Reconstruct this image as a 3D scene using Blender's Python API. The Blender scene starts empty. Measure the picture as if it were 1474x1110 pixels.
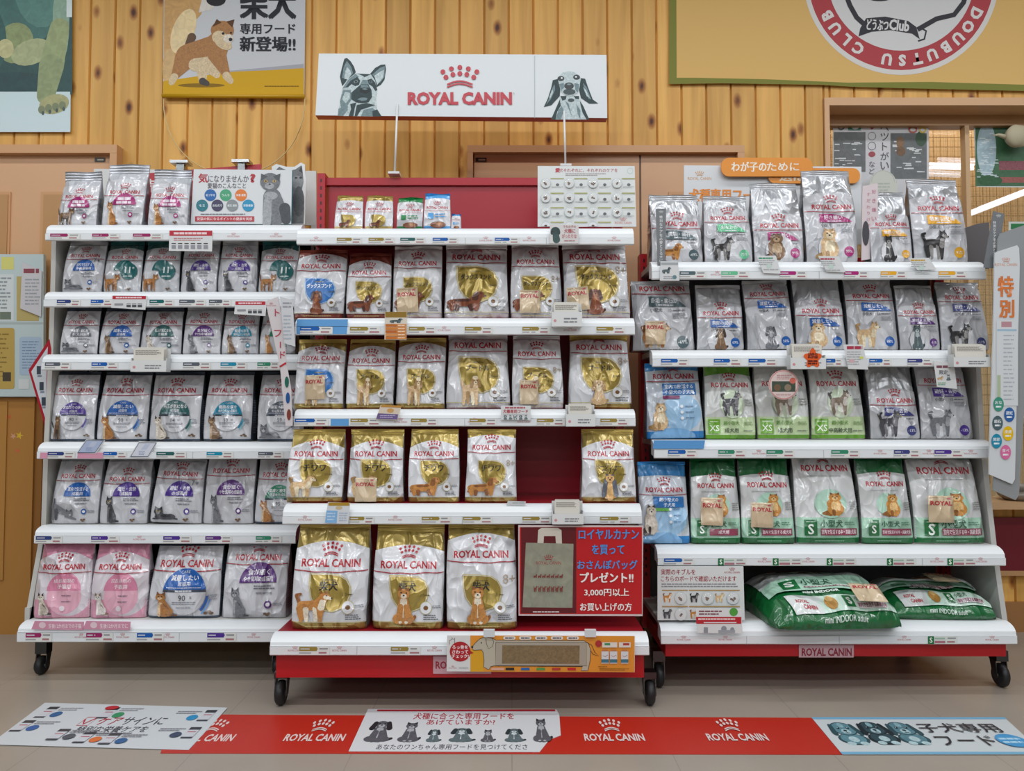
import bpy, math, random
from mathutils import Vector, noise
from mathutils.geometry import tessellate_polygon
R = math.radians
C = bpy.context.scene.collection

# ------------------------------------------------------------------ camera, world, lights, exposure
FPX, CAM_H, PITCH = 1109.0, 0.946, R(2.3)
cd = bpy.data.cameras.new('camera'); cam = bpy.data.objects.new('camera', cd); C.objects.link(cam)
cd.sensor_width = 36; cd.lens = 36 * FPX / 1474; cd.clip_start = .05
cam.location = (0, 0, CAM_H); cam.rotation_euler = (R(90) + PITCH, 0, 0)
bpy.context.scene.camera = cam
vs = bpy.context.scene.view_settings
vs.view_transform = 'Standard'; vs.look = 'None'; vs.gamma = 1; vs.use_curve_mapping = False; vs.exposure = -0.12
wd = bpy.data.worlds.new('shop_ambient'); bpy.context.scene.world = wd; wd.use_nodes = True
bg = wd.node_tree.nodes['Background']; bg.inputs[0].default_value = (.93, .97, 1, 1); bg.inputs[1].default_value = .15
def area(name, loc, sx, sy, power, rot=(0, 0, 0), col=(.96, .98, 1)):
    l = bpy.data.lights.new(name, 'AREA'); l.shape = 'RECTANGLE'; l.size = sx; l.size_y = sy; l.energy = power; l.color = col
    o = bpy.data.objects.new(name, l); o.location = loc; o.rotation_euler = rot; C.objects.link(o); return o
# rows of fluorescent tubes on the shop ceiling, running along the shelves
for y_, p_ in ((-8.2, 90), (-5.4, 90), (-2.6, 100), (-.9, 100), (.75, 104), (2.2, 66)):
    area('ceiling_tube_light', (0, y_, 3.35), 9.0, .16, p_)

# ------------------------------------------------------------------ projection helpers (pixels of the photo -> points at a depth)
ct, st = math.cos(PITCH), math.sin(PITCH)
def ray(px, py):
    a = (px - 737) / FPX; b = (555 - py) / FPX
    return Vector((a, ct - b * st, st + b * ct))
EYE = Vector((0, 0, CAM_H))
def P(px, py, Y):
    d = ray(px, py); return EYE + d * (Y / d.y)
def on_plane(px, py, p0, n):
    d = ray(px, py); return EYE + d * ((p0 - EYE).dot(n) / d.dot(n))
def zz(py, Y): return P(737, py, Y).z
def xx(px, Y): return P(px, 555, Y).x

# ------------------------------------------------------------------ materials
def lin(h):
    h = h.lstrip('#'); v = [int(h[i:i + 2], 16) / 255 for i in (0, 2, 4)]
    return tuple((c / 12.92 if c <= .04045 else ((c + .055) / 1.055) ** 2.4) for c in v) + (1,)
_m = {}
def wrinkle(nt, bs, strength, scale):
    n = nt.nodes; L = nt.links
    tc = n.new('ShaderNodeTexCoord'); oi = n.new('ShaderNodeObjectInfo'); ad = n.new('ShaderNodeVectorMath'); ad.operation = 'ADD'
    sc = n.new('ShaderNodeVectorMath'); sc.operation = 'SCALE'; sc.inputs['Scale'].default_value = 3.7
    L.new(oi.outputs['Location'], sc.inputs[0]); L.new(tc.outputs['Object'], ad.inputs[0]); L.new(sc.outputs[0], ad.inputs[1])
    mp = n.new('ShaderNodeMapping'); mp.inputs['Scale'].default_value = (1.35, .8, .8); L.new(ad.outputs[0], mp.inputs[0])
    w = n.new('ShaderNodeTexNoise'); w.inputs['Scale'].default_value = scale * .9; w.inputs['Detail'].default_value = 1; L.new(mp.outputs[0], w.inputs['Vector'])
    wv = n.new('ShaderNodeVectorMath'); wv.operation = 'MULTIPLY_ADD'; wv.inputs[1].default_value = (.16, .16, .16); L.new(w.outputs['Color'], wv.inputs[0]); L.new(mp.outputs[0], wv.inputs[2])
    a = n.new('ShaderNodeTexVoronoi'); a.feature = 'F1'; a.inputs['Scale'].default_value = scale; L.new(wv.outputs[0], a.inputs['Vector'])
    b = n.new('ShaderNodeTexVoronoi'); b.feature = 'F1'; b.inputs['Scale'].default_value = scale * 2.3; L.new(wv.outputs[0], b.inputs['Vector'])
    m = n.new('ShaderNodeMath'); m.operation = 'MULTIPLY_ADD'; m.inputs[1].default_value = .3
    L.new(b.outputs['Distance'], m.inputs[0]); L.new(a.outputs['Distance'], m.inputs[2])
    bu = n.new('ShaderNodeBump'); bu.inputs['Strength'].default_value = strength; bu.inputs['Distance'].default_value = .042
    L.new(m.outputs[0], bu.inputs['Height']); L.new(bu.outputs[0], bs.inputs['Normal'])
    if 'Coat Normal' in bs.inputs: L.new(bu.outputs[0], bs.inputs['Coat Normal'])
def mat(col, kind='paper'):
    k = (col, kind)
    if k in _m: return _m[k]
    m = bpy.data.materials.new(f'{kind}_{col.lstrip("#")}'); m.use_nodes = True; nt = m.node_tree
    bs = nt.nodes['Principled BSDF']; I = bs.inputs; I['Base Color'].default_value = lin(col)
    if kind == 'paper': I['Roughness'].default_value = .55; I['Specular IOR Level'].default_value = .3
    elif kind == 'gloss': I['Roughness'].default_value = .28
    elif kind == 'bag':
        I['Roughness'].default_value = .38; I['Coat Weight'].default_value = .75; I['Coat Roughness'].default_value = .09
        wrinkle(nt, bs, .7, 9)
    elif kind == 'foil':
        I['Metallic'].default_value = .4; I['Roughness'].default_value = .27; I['Coat Weight'].default_value = .5; I['Coat Roughness'].default_value = .08
        wrinkle(nt, bs, .9, 9)
    elif kind == 'seal':
        I['Metallic'].default_value = .6; I['Roughness'].default_value = .3
    elif kind == 'plastic': I['Roughness'].default_value = .3
    elif kind == 'enamel': I['Roughness'].default_value = .35
    elif kind == 'metal': I['Metallic'].default_value = 1; I['Roughness'].default_value = .3
    elif kind == 'rubber': I['Roughness'].default_value = .5
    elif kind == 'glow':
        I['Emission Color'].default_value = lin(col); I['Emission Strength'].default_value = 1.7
    elif kind == 'dome':
        I['Roughness'].default_value = .05; I['Alpha'].default_value = .12; I['Specular IOR Level'].default_value = .9; I['Coat Weight'].default_value = 1
    elif kind == 'mat': I['Roughness'].default_value = .4
    elif kind == 'clear':
        I['Transmission Weight'].default_value = 1; I['Roughness'].default_value = .03; I['IOR'].default_value = 1.2; I['Alpha'].default_value = .35
    elif kind in ('fur', 'furbag', 'mottle'):
        n = nt.nodes; tc = n.new('ShaderNodeTexCoord'); no = n.new('ShaderNodeTexNoise')
        no.inputs['Scale'].default_value = 26 if kind == 'mottle' else 110; no.inputs['Detail'].default_value = 4; no.inputs['Distortion'].default_value = 1.2
        cr = n.new('ShaderNodeValToRGB'); c = lin(col)
        cr.color_ramp.elements[0].position = .25 if kind != 'mottle' else .1; cr.color_ramp.elements[1].position = .75 if kind != 'mottle' else .9
        cr.color_ramp.elements[0].color = tuple(x * .68 for x in c[:3]) + (1,); cr.color_ramp.elements[1].color = tuple(min(1, x * 1.25) for x in c[:3]) + (1,)
        nt.links.new(tc.outputs['Object'], no.inputs['Vector']); nt.links.new(no.outputs[0], cr.inputs[0]); nt.links.new(cr.outputs[0], I['Base Color'])
        I['Roughness'].default_value = .5
        if kind == 'furbag': I['Coat Weight'].default_value = .75; I['Coat Roughness'].default_value = .09; wrinkle(nt, bs, .7, 9)
    elif kind == 'wood': wood_nodes(nt, bs, col)
    elif kind == 'floor':
        n = nt.nodes; tc = n.new('ShaderNodeTexCoord'); no = n.new('ShaderNodeTexNoise'); no.inputs['Scale'].default_value = 2.2; no.inputs['Detail'].default_value = 7
        cr = n.new('ShaderNodeValToRGB'); c = lin(col)
        cr.color_ramp.elements[0].position = .3; cr.color_ramp.elements[1].position = .7
        cr.color_ramp.elements[0].color = tuple(x * .86 for x in c[:3]) + (1,); cr.color_ramp.elements[1].color = c
        br = n.new('ShaderNodeTexBrick'); br.offset = 0; br.inputs['Scale'].default_value = 1; br.inputs['Brick Width'].default_value = .45; br.inputs['Row Height'].default_value = .45
        br.inputs['Mortar Size'].default_value = .0016; br.inputs['Mortar'].default_value = tuple(x * .72 for x in c[:3]) + (1,)
        L = nt.links; L.new(tc.outputs['Object'], no.inputs['Vector']); L.new(tc.outputs['Object'], br.inputs['Vector']); L.new(no.outputs[0], cr.inputs[0])
        L.new(cr.outputs[0], br.inputs['Color1']); L.new(cr.outputs[0], br.inputs['Color2']); L.new(br.outputs[0], I['Base Color'])
        I['Roughness'].default_value = .3; bu = n.new('ShaderNodeBump'); bu.inputs['Strength'].default_value = .06; L.new(no.outputs[0], bu.inputs['Height']); L.new(bu.outputs[0], I['Normal'])
    _m[k] = m; return m
def wood_nodes(nt, bs, col):
    n = nt.nodes; L = nt.links; c = lin(col)
    at = n.new('ShaderNodeAttribute'); at.attribute_name = 'board'
    tc = n.new('ShaderNodeTexCoord'); ad = n.new('ShaderNodeVectorMath'); ad.operation = 'ADD'; L.new(tc.outputs['Object'], ad.inputs[0])
    sc = n.new('ShaderNodeVectorMath'); sc.operation = 'SCALE'; sc.inputs['Scale'].default_value = 7.3; L.new(at.outputs['Color'], sc.inputs[0]); L.new(sc.outputs[0], ad.inputs[1])
    mp = n.new('ShaderNodeMapping'); mp.inputs['Scale'].default_value = (9, 9, .55); L.new(ad.outputs[0], mp.inputs[0])
    no = n.new('ShaderNodeTexNoise'); no.inputs['Scale'].default_value = 2.2; no.inputs['Detail'].default_value = 5; no.inputs['Distortion'].default_value = .6; L.new(mp.outputs[0], no.inputs['Vector'])
    cr = n.new('ShaderNodeValToRGB'); cr.color_ramp.elements[0].position = .35; cr.color_ramp.elements[1].position = .66
    cr.color_ramp.elements[0].color = (c[0] * .86, c[1] * .8, c[2] * .72, 1); cr.color_ramp.elements[1].color = (min(1, c[0] * 1.12), c[1] * 1.12, c[2] * 1.12, 1); L.new(no.outputs[0], cr.inputs[0])
    # per-board tone
    hs = n.new('ShaderNodeHueSaturation'); sp = n.new('ShaderNodeSeparateColor'); L.new(at.outputs['Color'], sp.inputs[0])
    mr = n.new('ShaderNodeMapRange'); mr.inputs['To Min'].default_value = .9; mr.inputs['To Max'].default_value = 1.1; L.new(sp.outputs[0], mr.inputs[0])
    L.new(mr.outputs[0], hs.inputs['Value']); L.new(cr.outputs[0], hs.inputs['Color'])
    # knots
    mp2 = n.new('ShaderNodeMapping'); mp2.inputs['Scale'].default_value = (32, 32, 17); L.new(ad.outputs[0], mp2.inputs[0])
    dn = n.new('ShaderNodeTexNoise'); dn.inputs['Scale'].default_value = 3; L.new(mp2.outputs[0], dn.inputs['Vector'])
    mx0 = n.new('ShaderNodeVectorMath'); mx0.operation = 'MULTIPLY_ADD'; mx0.inputs[1].default_value = (.16, .16, .16); L.new(dn.outputs['Color'], mx0.inputs[0]); L.new(mp2.outputs[0], mx0.inputs[2])
    vo = n.new('ShaderNodeTexVoronoi'); vo.inputs['Scale'].default_value = .27; vo.inputs['Randomness'].default_value = 1; L.new(mx0.outputs[0], vo.inputs['Vector'])
    kr = n.new('ShaderNodeValToRGB'); kr.color_ramp.elements[0].position = .05; kr.color_ramp.elements[1].position = .2
    kr.color_ramp.elements[0].color = (.1, .035, .01, 1); kr.color_ramp.elements[1].color = (1, 1, 1, 1)
    e = kr.color_ramp.elements.new(.11); e.color = (.5, .32, .2, 1); L.new(vo.outputs['Distance'], kr.inputs[0])
    mx = n.new('ShaderNodeMix'); mx.data_type = 'RGBA'; mx.blend_type = 'MULTIPLY'; mx.inputs['Factor'].default_value = 1
    L.new(hs.outputs[0], mx.inputs['A']); L.new(kr.outputs[0], mx.inputs['B']); L.new(mx.outputs['Result'], bs.inputs['Base Color'])
    bs.inputs['Roughness'].default_value = .42; bs.inputs['Specular IOR Level'].default_value = .35

# ------------------------------------------------------------------ mesh builder
class MB:
    def __init__(s): s.v = []; s.f = []; s.m = []; s.keys = []; s.sm = []
    def k(s, col, kind):
        t = (col, kind)
        if t not in s.keys: s.keys.append(t)
        return s.keys.index(t)
    def add(s, vs_, fs, col, kind='paper', smooth=False):
        b = len(s.v); i = s.k(col, kind)
        s.v.extend(vs_)
        for f in fs: s.f.append([b + q for q in f]); s.m.append(i); s.sm.append(smooth)
    def box(s, a, b, col, kind='enamel', bev=0):
        x0, y0, z0 = a; x1, y1, z1 = b
        s.add([Vector(p) for p in ((x0, y0, z0), (x1, y0, z0), (x1, y1, z0), (x0, y1, z0), (x0, y0, z1), (x1, y0, z1), (x1, y1, z1), (x0, y1, z1))],
              [(3, 2, 1, 0), (4, 5, 6, 7), (0, 1, 5, 4), (1, 2, 6, 5), (2, 3, 7, 6), (3, 0, 4, 7)], col, kind)
    def tube(s, pts, r, col, kind='metal', n=10, cap=True):
        pts = [Vector(p) for p in pts]; vs_ = []; fs = []
        rr = r if isinstance(r, (list, tuple)) else [r] * len(pts)
        for i, p in enumerate(pts):
            d = (pts[min(i + 1, len(pts) - 1)] - pts[max(i - 1, 0)]).normalized()
            a = d.cross(Vector((0, 0, 1)) if abs(d.z) < .9 else Vector((1, 0, 0))).normalized(); b = d.cross(a)
            for j in range(n):
                t = 2 * math.pi * j / n; vs_.append(p + (a * math.cos(t) + b * math.sin(t)) * rr[i])
        for i in range(len(pts) - 1):
            for j in range(n): fs.append((i * n + j, i * n + (j + 1) % n, (i + 1) * n + (j + 1) % n, (i + 1) * n + j))
        if cap: fs += [tuple(range(n))[::-1], tuple((len(pts) - 1) * n + j for j in range(n))]
        s.add(vs_, fs, col, kind, True)
    def lathe_x(s, c, prof, col, kind, n=24):   # profile of (x, radius) turned about the x axis
        vs_ = []; fs = []
        for (x, r) in prof:
            for j in range(n):
                t = 2 * math.pi * j / n; vs_.append(Vector((c[0] + x, c[1] + r * math.cos(t), c[2] + r * math.sin(t))))
        for i in range(len(prof) - 1):
            for j in range(n): fs.append((i * n + j, i * n + (j + 1) % n, (i + 1) * n + (j + 1) % n, (i + 1) * n + j))
        s.add(vs_, fs, col, kind, True)
    def lathe_z(s, c, prof, col, kind, n=24):
        vs_ = []; fs = []
        for (r, z) in prof:
            for j in range(n):
                t = 2 * math.pi * j / n; vs_.append(Vector((c[0] + r * math.cos(t), c[1] + r * math.sin(t), c[2] + z)))
        for i in range(len(prof) - 1):
            for j in range(n): fs.append((i * n + j, i * n + (j + 1) % n, (i + 1) * n + (j + 1) % n, (i + 1) * n + j))
        s.add(vs_, fs, col, kind, True)
    def prism_x(s, prof, x0, x1, col, kind='enamel', smooth=False):   # closed (y,z) profile extruded along x
        n = len(prof); vs_ = [Vector((x, y, z)) for x in (x0, x1) for (y, z) in prof]
        fs = [(i, (i + 1) % n, n + (i + 1) % n, n + i) for i in range(n)]
        s.add(vs_, fs, col, kind, smooth)
        tr = tessellate_polygon([[Vector((y, z, 0)) for (y, z) in prof]])
        s.add([Vector((x0, y, z)) for (y, z) in prof], tr, col, kind); s.add([Vector((x1, y, z)) for (y, z) in prof], tr, col, kind)
    def build(s, name, parent=None, origin=None, label=None, cat=None, group=None, kind=None):
        if origin is None:
            xs = [v.x for v in s.v]; ys = [v.y for v in s.v]; zs = [v.z for v in s.v]
            origin = Vector(((min(xs) + max(xs)) / 2, (min(ys) + max(ys)) / 2, min(zs)))
        origin = Vector(origin); me = bpy.data.meshes.new(name)
        me.from_pydata([tuple(v - origin) for v in s.v], [], s.f)
        for (c, kd) in s.keys: me.materials.append(mat(c, kd))
        me.polygons.foreach_set('material_index', s.m); me.polygons.foreach_set('use_smooth', s.sm); me.update()
        o = bpy.data.objects.new(name, me); C.objects.link(o)
        if parent is not None: o.parent = parent; o.location = origin - parent.location
        else: o.location = origin
        return tag(o, label, cat, group, kind)
def tag(o, label=None, cat=None, group=None, kind=None):
    if label: o['label'] = label
    if cat: o['category'] = cat
    if group: o['group'] = group
    if kind: o['kind'] = kind
    return o
def empty(name, loc, label=None, cat=None, group=None):
    o = bpy.data.objects.new(name, None); C.objects.link(o); o.location = loc; o.empty_display_size = .05
    return tag(o, label, cat, group)

# ------------------------------------------------------------------ printed artwork (flat shapes laid on a surface)
_t = {}
def glyphs(s, bold):
    if any(ord(ch) > 0x2e80 for ch in s): bold = 0
    k = (s, bold)
    if k in _t: return _t[k]
    c = bpy.data.curves.new('lettering', 'FONT'); c.body = s; c.resolution_u = 2; c.offset = bold
    o = bpy.data.objects.new('lettering', c); C.objects.link(o)
    dg = bpy.context.evaluated_depsgraph_get(); me = bpy.data.meshes.new_from_object(o.evaluated_get(dg))
    v = [(q.co.x, q.co.y) for q in me.vertices]; f = [tuple(p.vertices) for p in me.polygons]
    bpy.data.objects.remove(o); bpy.data.curves.remove(c); bpy.data.meshes.remove(me)
    x0 = min(q[0] for q in v); x1 = max(q[0] for q in v); y0 = min(q[1] for q in v); y1 = max(q[1] for q in v)
    v = [((a - x0) / (x1 - x0), (b - y0) / (y1 - y0)) for a, b in v]
    _t[k] = (v, f, (x1 - x0) / (y1 - y0)); return _t[k]
class Art:
    """2-D shapes; yd = -1 when y runs downwards (pixel frames)."""
    def __init__(s, yd=1): s.it = []; s.l = 0; s.yd = yd
    def put(s, v, f, col, kind=None): s.l += 1; s.it.append((v, f, col, s.l, kind))
    def rect(s, x0, y0, x1, y1, col, n=1, m=1, kind=None):
        v = [(x0 + (x1 - x0) * i / n, y0 + (y1 - y0) * j / m) for j in range(m + 1) for i in range(n + 1)]
        f = [(j * (n + 1) + i, j * (n + 1) + i + 1, (j + 1) * (n + 1) + i + 1, (j + 1) * (n + 1) + i) for j in range(m) for i in range(n)]
        s.put(v, f, col, kind)
    def ell(s, cx, cy, rx, ry, col, rot=0, n=18, kind=None, a0=0, a1=360):
        v = [(cx, cy)]; c, q = math.cos(R(rot)), math.sin(R(rot)); full = a1 - a0 >= 360
        for i in range(n if full else n + 1):
            t = R(a0 + (a1 - a0) * i / n); x, y = rx * math.cos(t), ry * math.sin(t) * s.yd; v.append((cx + x * c - y * q, cy + x * q + y * c))
        N = len(v) - 1
        s.put(v, [(0, i + 1, (i + 1) % N + 1) for i in range(N if full else N - 1)], col, kind)
    def arc(s, cx, cy, r0, r1, col, a0=0, a1=360, n=24, asp=1):
        v = []
        for i in range(n + 1):
            t = R(a0 + (a1 - a0) * i / n)
            for r in (r0, r1): v.append((cx + r * math.cos(t), cy + r * math.sin(t) * s.yd * asp))
        s.put(v, [(2 * i, 2 * i + 1, 2 * i + 3, 2 * i + 2) for i in range(n)], col)
    def poly(s, pts, col, kind=None):
        s.put(list(pts), [tuple(t) for t in tessellate_polygon([[Vector((a, b, 0)) for a, b in pts]])], col, kind)
    def line(s, pts, w, col):
        v = []
        for i, p in enumerate(pts):
            a = pts[max(i - 1, 0)]; b = pts[min(i + 1, len(pts) - 1)]; dx, dy = b[0] - a[0], b[1] - a[1]; l = math.hypot(dx, dy) or 1
            nx, ny = -dy / l * w / 2, dx / l * w / 2; v += [(p[0] - nx, p[1] - ny), (p[0] + nx, p[1] + ny)]
        s.put(v, [(2 * i, 2 * i + 1, 2 * i + 3, 2 * i + 2) for i in range(len(pts) - 1)], col)
    def cap(s, x0, y0, r0, x1, y1, r1, col, kind=None):
        a = math.atan2(y1 - y0, x1 - x0); v = []
        for i in range(9): t = a + math.pi / 2 + math.pi * i / 8; v.append((x0 + r0 * math.cos(t), y0 + r0 * math.sin(t)))
        for i in range(9): t = a - math.pi / 2 + math.pi * i / 8; v.append((x1 + r1 * math.cos(t), y1 + r1 * math.sin(t)))
        n = len(v); v.append(((x0 + x1) / 2, (y0 + y1) / 2)); s.put(v, [(n, i, (i + 1) % n) for i in range(n)], col, kind)
    def text(s, t, x0, y0, x1, y1, col, bold=.02, rot=0):
        """t fitted to the box x0..x1, y0 (baseline side) .. y1 (top side)"""
        v, f, asp = glyphs(t, bold); c, q = math.cos(R(rot)), math.sin(R(rot)); cx, cy = (x0 + x1) / 2, (y0 + y1) / 2; o = []
        for a, b in v:
            x = x0 + (x1 - x0) * a - cx; y = y0 + (y1 - y0) * b - cy; o.append((cx + x * c - y * q, cy + x * q + y * c))
        if any(ord(ch) > 0x2e80 for ch in t) and bold > .012:      # heavier strokes for kanji and kana
            d = bold * abs(y1 - y0) * .7; n = len(o)
            for k, (dx, dy) in enumerate(((-d, -d * .5), (d, -d * .5), (-d, d * .5), (d, d * .5))): s.put([(a + dx, b + dy) for a, b in o], f, col); s.l -= .9
            s.l += .6; return
        s.put(o, f, col)
    def textc(s, t, cx, cy, h, col, bold=.02, maxw=None, rot=0):
        asp = glyphs(t, bold)[2]; w = h * asp
        if maxw and w > maxw: w = maxw
        s.text(t, cx - w / 2, cy - h / 2 * s.yd, cx + w / 2, cy + h / 2 * s.yd, col, bold, rot)
    def lines(s, x0, y0, x1, y1, n, col, frac=.45, seed=1, dash=True):
        """rows of print too small to read"""
        rnd = random.Random(seed); v = []; f = []; h = (y1 - y0) / n
        for i in range(n):
            a = y0 + h * i + h * (1 - frac) / 2; b = a + h * frac; x = x0; xe = x1 - (x1 - x0) * rnd.uniform(0, .25)
            while x < xe:
                w = min(abs(h) * rnd.uniform(.7, 2.2) if dash else xe - x, xe - x); k = len(v); v += [(x, a), (x + w, a), (x + w, b), (x, b)]; f.append((k, k + 1, k + 2, k + 3)); x += w + abs(h) * .22
        if f: s.put(v, f, col)
    def emit(s, mb, fn, kind, step=1e9, lift=.0005, base=.0009):
        for v, f, col, l, kd in s.it:
            V = list(v); T = []
            for q in f:
                if len(q) == 4: T += [(q[0], q[1], q[2]), (q[0], q[2], q[3])]
                else:
                    for i in range(1, len(q) - 1): T.append((q[0], q[i], q[i + 1]))
            for _ in range(4):
                mid = {}; N = []; ch = False
                def m(a, b):
                    if math.hypot(V[a][0] - V[b][0], V[a][1] - V[b][1]) <= step: return None
                    k = (min(a, b), max(a, b))
                    if k not in mid: mid[k] = len(V); V.append(((V[a][0] + V[b][0]) / 2, (V[a][1] + V[b][1]) / 2))
                    return mid[k]
                for a, b, c in T:
                    p, q, r = m(a, b), m(b, c), m(c, a)
                    if p is None and q is None and r is None: N.append((a, b, c)); continue
                    ch = True
                    ring = [x for x in (a, p, b, q, c, r) if x is not None]
                    if p is not None and q is not None and r is not None: N += [(a, p, r), (p, b, q), (r, q, c), (p, q, r)]
                    elif len(ring) == 4:
                        if p is not None: N += [(a, p, c), (p, b, c)]
                        elif q is not None: N += [(b, q, a), (q, c, a)]
                        else: N += [(c, r, b), (r, a, b)]
                    else:
                        if r is None: N += [(p, b, q), (a, p, q), (a, q, c)]
                        elif p is None: N += [(q, c, r), (b, q, r), (b, r, a)]
                        else: N += [(r, a, p), (c, r, p), (c, p, b)]
                T = N
                if not ch: break
            mb.add([fn(a, b, base + lift * l) for a, b in V], T, col, kd or kind, True)

RED = '#b0182a'; INK = '#26272c'
def crown(A, cx, cy, w, col=RED):
    u = w; d = A.yd
    for i, (a, b) in enumerate(((-.44, .27), (-.22, .35), (0, .385), (.22, .35), (.44, .27), (-.36, .13), (-.18, .2), (0, .225), (.18, .2), (.36, .13))):
        A.ell(cx + a * u, cy + b * u * d, .066 * u, .066 * u, col, n=8)
    for r in (0, .07):
        A.line([(cx + u * (-.33 + .66 * i / 8), cy + d * u * (-.06 - r + .09 * math.sin(math.pi * i / 8))) for i in range(9)], .04 * u, col)
def logo(A, cx, cy, w, col=RED, bold=.03, sag=0, cr=True):
    h = w * .125
    A.text('ROYAL CANIN', cx - w / 2, cy - h / 2 * A.yd, cx + w / 2, cy + h / 2 * A.yd, col, bold)
    if cr: crown(A, cx, cy + A.yd * w * .155, w * .37, col)

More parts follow.
